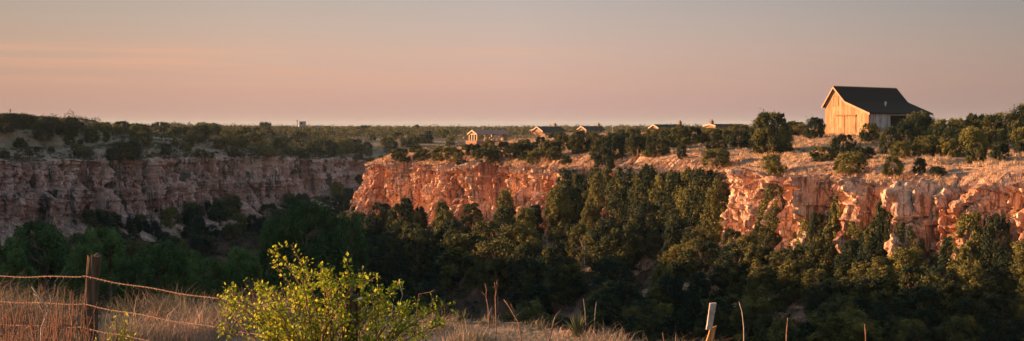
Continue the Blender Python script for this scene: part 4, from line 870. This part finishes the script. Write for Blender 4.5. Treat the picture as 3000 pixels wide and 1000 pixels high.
def slab(w, a, b, wa, wb, th, n=10, seed=1):
    R_ = np.random.default_rng(seed); V = []; Fq = []
    for j in range(n+1):
        t_ = j/n; c = a+(b-a)*t_; hw = (wa+(wb-wa)*t_)/2*(1+R_.uniform(-.07,.07)); e = R_.uniform(-.012,.012) if j in (0,n) else 0
        V += [tuple(c+np.array(q)-sv) for q in ((-hw,-th/2,e),(hw,-th/2,-e),(hw,th/2,-e*.5),(-hw,th/2,e*.7))]
    for j in range(n):
        for i in range(4): p = j*4+i; q = j*4+(i+1)%4; Fq.append((p,q,q+4,p+4))
    Fq += [(3,2,1,0), tuple(n*4+i for i in range(4))]; w.add(V, Fq)
slab(w, at(2077,966,8.9), at(2089,888,8.9), .040, .046, .03, seed=4); w.ob('upper_stake', M['post_white'], st)
w = MB(); slab(w, at(2055,1080,8.9), at(2090,958,8.93), .046, .044, .03, seed=6); w.ob('lower_stake', M['post_brown'], st)

# ------------------------------------------------------------------ the bright bush by the fence
def bush():
    R_ = np.random.default_rng(91); Dc = 11.0; bx, by = (965-1500)/F*Dc, Dc-.1; bz = G(bx, by)
    root = empty('leafy_shrub', (bx, by, bz), label='bright yellow green leafy shrub growing through the fence', cat='shrub')
    tips = [(783,733),(852,717),(800,770),(940,782),(925,800),(968,778),(1016,763),(1063,785),(1108,812),(1142,860),(1040,815),(985,805),(900,830),(860,842),(742,826),(716,830),(665,846),(632,868),(648,905),
            (1320,893),(1290,905),(1236,862),(1165,840),(1200,905),(1110,850),(820,850),(775,850),(700,880),(1250,930),(1300,950),(1085,845),(880,800),(1018,800),(640,960),(690,935),(760,900),(1180,960),(1090,910)]
    st_ = MB(); LC = []; LN = []; TT = []
    def grow(a, b, r, lv, dens):
        L = np.linalg.norm(b-a); n = max(5, int(L/.05)); side = R_.normal(0,1,3)*L*.05; pts = []
        for i in range(n+1):
            t_ = i/n; p = a+(b-a)*t_+side*sin(pi*t_)+np.array([0,0,L*.10*sin(pi*t_)])+R_.normal(0,.004,3); pts.append(p)
        st_.tube([p for p in pts], list(np.linspace(r, r*.3, n+1)), 5, False)
        for i in range(n+1):
            t_ = i/n
            if t_ < (.30 if lv == 0 else .05): continue
            for _ in range(int(R_.poisson(dens))):
                o = R_.normal(0,1,3); o /= np.linalg.norm(o); LC.append(pts[i]+o*R_.uniform(.012,.045)); LN.append(o)
        if lv < 2:
            for i in range(1, n):
                t_ = i/n
                if t_ > (.30 if lv == 0 else .1) and R_.uniform() < (.20 if lv == 0 else .15):
                    d = (b-a)/L*.6+R_.normal(0,.55,3); d[2] = abs(d[2])*.6+.15; ln = L*R_.uniform(.10,.26)*(1.25-t_)
                    grow(pts[i], pts[i]+d*ln, r*.45, lv+1, dens*.9)
    root_pts = [np.array([bx+R_.normal(0,.16), by+R_.normal(0,.13), bz-.05]) for _ in range(7)]
    for i, (px, py) in enumerate(tips):
        D = Dc+R_.uniform(-.55,.55); b = at(px, py, D); a = root_pts[i%7]; grow(a, b, .012, 0, 3.8 if py < 800 else 2.5)
    for i in range(34):      # the lower body
        px = R_.uniform(640, 1310); py = R_.uniform(870, 1010)-40*cos((px-965)/350*1.4); D = Dc+R_.uniform(-.7,.6); grow(root_pts[i%7], at(px, py, D), .009, 0, 2.2)
    s_ = st_.mesh('stem', M['twig'], True); s_.transform(Matrix.Translation((-bx,-by,-bz))); ob('stem', s_, root)
    C_ = np.array(LC)-np.array([bx,by,bz]); Nv = np.array(LN); n = len(C_)
    d = Nv*.8+np.array([0,0,.35])+R_.normal(0,.5,(n,3)); d /= np.linalg.norm(d,axis=1)[:,None]; s = np.cross(d, R_.normal(0,1,(n,3))); s /= np.linalg.norm(s,axis=1)[:,None]; u = np.cross(s, d)
    L = R_.uniform(.018,.050,(n,1)); Wd = L*R_.uniform(.55,.8,(n,1))
    V = np.stack([C_, C_+d*L*.45+s*Wd*.5+u*Wd*.14, C_+d*L, C_+d*L*.45-s*Wd*.5+u*Wd*.14], 1).reshape(-1,3)
    i = np.arange(n)*4; T = np.concatenate([np.stack([i,i+1,i+2],1), np.stack([i,i+2,i+3],1)])
    ob('foliage', mesh_np('foliage', V, T, M['bush'], tone=np.repeat(R_.normal(.05,.36,n),4)), root)
    print('bush leaves', n)
bush()

# ------------------------------------------------------------------ single dry stems and small plants
def stem(pts, r, forks, label, mat='stem', name='dry_stalk', cat='dry stem', group=None):
    D = pts[0][2]; b = at(*pts[0]); b[2] = G(b[0], b[1])-.03; root = b; w = MB()
    P = [b]+[at(*p) for p in pts[1:]]; w.tube([p-root for p in P], list(np.linspace(r, r*.45, len(P))), 6)
    for f_ in forks:
        q = [at(*p) for p in f_]; w.tube([p-root for p in q], list(np.linspace(r*.6, r*.25, len(q))), 5)
    o = w.ob(name, M[mat], None, True, label=label, cat=cat, group=group); o.location = tuple(root); return o
stem([(1434,925,15.6),(1430,900,15.6),(1424,870,15.6),(1425,850,15.6),(1421,832,15.6)], .0075, [[(1424,862,15.6),(1428,842,15.6)],[(1423,868,15.6),(1412,856,15.6)]], 'short forked dry stem at the rim, beside a taller one')
stem([(1455,940,15.2),(1452,900,15.2),(1451,870,15.2),(1455,845,15.2),(1460,832,15.2)], .008, [[(1452,850,15.2),(1450,835,15.2),(1448,826,15.2)],[(1455,845,15.2),(1455,828,15.2),(1461,820,15.2)],[(1454,845,15.2),(1443,840,15.2)],[(1458,918,15.2),(1459,880,15.2),(1455,855,15.2)],[(1459,834,15.2),(1454,822,15.2)]], 'tall dry stem with a broken tufted head on the rim')
stem([(1545,1020,12.5),(1520,948,12.5),(1492,900,12.5),(1476,878,12.5)], .008, [[(1515,940,12.5),(1502,905,12.5),(1496,890,12.5)],[(1492,900,12.5),(1484,882,12.5)]], 'slanting dry stem leaning out over the canyon')
stem([(2180,1020,12.5),(2179,960,12.5),(2174,915,12.5),(2165,885,12.5)], .006, [], 'thin curved dry stem between stake and frame edge', 'deadwood')
stem([(2303,1030,11.5),(2304,980,11.5),(2308,932,11.5)], .007, [[(2304,975,11.5),(2306,965,11.5)]], 'short stiff orange dry stem beyond the curved one')
stem([(2540,1040,11),(2536,985,11),(2533,950,11)], .006, [[(2536,980,11),(2541,965,11)]], 'last small dry stem on the near rim')
stem([(1947,1040,13),(1945,1000,13),(1941,975,13)], .005, [], 'tiny dry stem poking up before the stake', 'stem')
stem([(1716,960,15),(1714,915,15),(1709,875,15)], .004, [], 'pale grass stalk taller than the yucca beside it', 'deadwood', 'grass_stalk', 'grass stalk')
stem([(1738,960,15),(1744,910,15),(1747,885,15)], .004, [], 'second pale grass stalk past the yucca', 'deadwood', 'grass_stalk', 'grass stalk')
stem([(110,1000,11.2),(122,960,11.2),(140,915,11.2),(143,900,11.2),(118,880,11.2),(108,862,11.2),(92,840,11.2)], .010, [[(140,915,11.2),(120,905,11.2),(112,885,11.2)],[(143,900,11.2),(150,880,11.2),(146,866,11.2)],[(118,880,11.2),(112,868,11.2),(98,862,11.2)]], 'bleached twisted dead branch among red stalks by the post', 'deadwood', 'dead_branch', 'branch')
stem([(1112,960,10.6),(1135,930,10.6),(1165,905,10.6),(1195,890,10.6)], .008, [[(1165,905,10.6),(1180,865,10.6),(1168,820,10.6)],[(1150,918,10.6),(1150,890,10.6)]], 'grey dead branch crossing the far side of the shrub', 'deadwood', 'dead_branch', 'branch')
stem([(1200,885,12.8),(1228,862,12.8),(1262,856,12.8),(1283,852,12.8)], .008, [[(1262,856,12.8),(1276,846,12.8)]], 'thin bare twig reaching past the shrub toward the canyon', 'twig', 'bare_twig', 'twig')
stem([(1585,1010,13),(1620,955,13),(1650,935,13)], .009, [[(1600,985,13),(1590,960,13)],[(1600,968,13),(1640,958,13),(1660,955,13)]], 'low bare branch lying in the rim grass before the yucca', 'twig', 'dead_branch', 'branch')
def rosette(px, py, D, hgt, n, label, name='yucca', mat='yucca', seed=1, cat='yucca'):
    R_ = np.random.default_rng(seed); x = (px-1500)/F*D; z = G(x, D); w = MB()
    for i in range(n):
        a = R_.uniform(0, 6.28); l = R_.uniform(.15,.75); h = hgt*R_.uniform(.6,1.05); t_ = np.array([cos(a)*l*h, sin(a)*l*h, h*(1-.3*l)]); s = np.array([-sin(a),cos(a),0])*.008
        m_ = t_*.5+np.array([0,0,.05*h]); b = np.array([cos(a),sin(a),0])*.02
        w.add([b-s,b+s,m_+s,m_-s,t_,(b+m_)/2+np.array([0,0,-.006])], [(0,1,2,3),(3,2,4)])
    o = w.ob(name, M[mat], None, label=label, cat=cat); o.location = (x, D, z-.02)
rosette(1692, 940, 15.0, .36, 90, 'spiky grey green yucca clump on the rim edge', seed=2)
rosette(1350, 900, 16.0, .26, 60, 'small pale green tuft beside the paired dry stems', seed=3, name='grass_tuft', cat='grass tuft')
rosette(1905, 1000, 13.6, .22, 60, 'low yellowish tuft at the rim before the stake', seed=4, name='grass_tuft', cat='grass tuft')
rosette(455, 862, 16.5, .34, 40, 'upright reddish tuft on the rim past the fence post', seed=5, name='grass_tuft', mat='red_weed', cat='grass tuft')
def vine():
    R_ = np.random.default_rng(44); D = 11.8; b0 = at(352, 1060, D); root = b0.copy(); root[2] = G(b0[0], b0[1]); r = empty('young_vine', tuple(root), label='thin pale leafed vine climbing the wire beside the fence post', cat='vine')
    w = MB(); LC = []
    for tip in ((345,895),(332,905),(368,905),(300,935),(395,940),(320,960),(360,950),(382,975),(280,980)):
        q = at(*tip, D); a = root+np.array([R_.normal(0,.05),0,0]); m_ = (a+q)/2+R_.normal(0,.04,3); P = [a, (a+m_)/2, m_, (m_+q)/2+R_.normal(0,.015,3), q]
        w.tube([p-root for p in P], list(np.linspace(.006,.002,5)), 4, False)
        for k in range(9): t_ = R_.uniform(.45,1); i = int(t_*3.99); LC.append(P[i]+(P[i+1]-P[i])*(t_*4-i)+R_.normal(0,.012,3)-root)
    w.ob('stem', M['bush'], r); V, Fq = leaves(np.array(LC), R_.normal(0,1,(len(LC),3)), .05, .022, 3, 0, .5); ob('foliage', mesh_np('foliage', V, Fq, M['bush'], tone=np.full(len(V), .3)), r)
    w = MB(); LC = []; D = 14.6; b0 = at(160, 812, D)
vine()

# ------------------------------------------------------------------ sky and sun
W = bpy.data.worlds.new("World"); S.world = W; W.use_nodes = True
t = NT(W); bg = t.n['Background']; bg.inputs['Strength'].default_value = .1
tc = t.N('ShaderNodeTexCoord'); sp = t.N('ShaderNodeSeparateXYZ'); t.C(tc.outputs['Generated'], sp.inputs[0])
def L10(c, k=1.0): v = lin(c); return tuple(x*k for x in v[:3])+(1,)
K = .290      # display value of the sky before exposure
def skyr(stops): return ramp(t, sp.outputs[2], [(p, L10(c, K*g)) for p, c, g in stops])
low = skyr([(0,(188,149,142),1),(.012,(195,153,145),1),(.035,(209,167,151),1),(.06,(209,176,160),1),(.085,(198,178,167),1),(.11,(186,175,170),1),(.17,(180,176,178),1.35),(.35,(142,154,164),1.5),(1,(112,140,156),1.5)])
xr = ramp(t, sp.outputs[0], [(0,(0,0,0)),(1,(1,1,1))])
mr = t.N('ShaderNodeMapRange'); mr.inputs[1].default_value = -.42; mr.inputs[2].default_value = .42; t.C(sp.outputs[0], mr.inputs[0])
tint = ramp(t, mr.outputs[0], [(0,(.86,.82,.74)),(.25,(1,.97,.91)),(.5,(1,1,1)),(.75,(.82,.85,.87)),(1,(.59,.65,.68))])
col = mixc(t, 1., low, tint, 'MULTIPLY')
mp = t.N('ShaderNodeMapping'); mp.inputs['Scale'].default_value = (2.6,2.6,85); mp.inputs['Rotation'].default_value = (0,radians(-1.6),0); t.C(tc.outputs['Generated'], mp.inputs[0])
cn = t.N('ShaderNodeTexNoise'); cn.inputs['Scale'].default_value = 1.6; cn.inputs['Detail'].default_value = 5; t.C(mp.outputs[0], cn.inputs['Vector'])
cl = ramp(t, cn.outputs['Fac'], [(.46,(0,0,0)),(.70,(1,1,1))])
cm = ramp(t, sp.outputs[2], [(.030,(0,0,0)),(.045,(1,1,1)),(.058,(1,1,1)),(.07,(0,0,0))])
xm = ramp(t, mr.outputs[0], [(.05,(1,1,1)),(.5,(.6,.6,.6)),(.62,(0,0,0))])
cf = mixc(t, 1., mixc(t, 1., cl, cm, 'MULTIPLY'), xm, 'MULTIPLY')
cs = t.N('ShaderNodeMath', _operation='MULTIPLY'); t.C(cf, cs.inputs[0]); cs.inputs[1].default_value = .7
col = mixc(t, cs.outputs[0], col, L10((232,172,140), K))
mu = t.N('ShaderNodeVectorMath', _operation='SCALE'); mu.inputs['Scale'].default_value = 10.; t.C(col, mu.inputs[0])
sky = t.N('ShaderNodeTexSky', _sky_type='NISHITA', _sun_disc=False); sky.sun_elevation = SUN_E; sky.sun_rotation = radians(270)-SUN_A
nf = ramp(t, sp.outputs[2], [(.10,(0,0,0)),(.5,(.30,.30,.30))])
t.C(mixc(t, nf, mu.outputs[0], sky.outputs[0]), bg.inputs['Color'])
sl = bpy.data.lights.new('sun', 'SUN'); sl.energy = 5.0; sl.angle = radians(.55); sl.color = (1,.515,.25)
so = bpy.data.objects.new('sun', sl); link(so)
from mathutils import Vector
sd = Vector((-cos(SUN_A)*cos(SUN_E), -sin(SUN_A)*cos(SUN_E), sin(SUN_E))); so.rotation_euler = sd.to_track_quat('Z', 'Y').to_euler()
S.view_settings.view_transform = 'Standard'; S.view_settings.look = 'None'; S.view_settings.exposure = 1.82; S.view_settings.gamma = 1
S.cycles.max_bounces = 6; S.cycles.diffuse_bounces = 3; S.cycles.transparent_max_bounces = 4; S.cycles.volume_bounces = 0

hz = MB(); hz.box((-10500,-400,-60),(10500,9800,40)); m = bpy.data.materials.new('haze'); m.use_nodes = True; m.node_tree.nodes.clear()
o_ = m.node_tree.nodes.new('ShaderNodeOutputMaterial'); v_ = m.node_tree.nodes.new('ShaderNodeVolumePrincipled'); v_.inputs['Density'].default_value = .000055; v_.inputs['Color'].default_value = (.62,.86,.95,1); v_.inputs['Anisotropy'].default_value = 0
m.node_tree.links.new(v_.outputs[0], o_.inputs['Volume']); hz.ob('haze', m, None, kind='stuff', label='thin evening haze over the canyon and plateau')
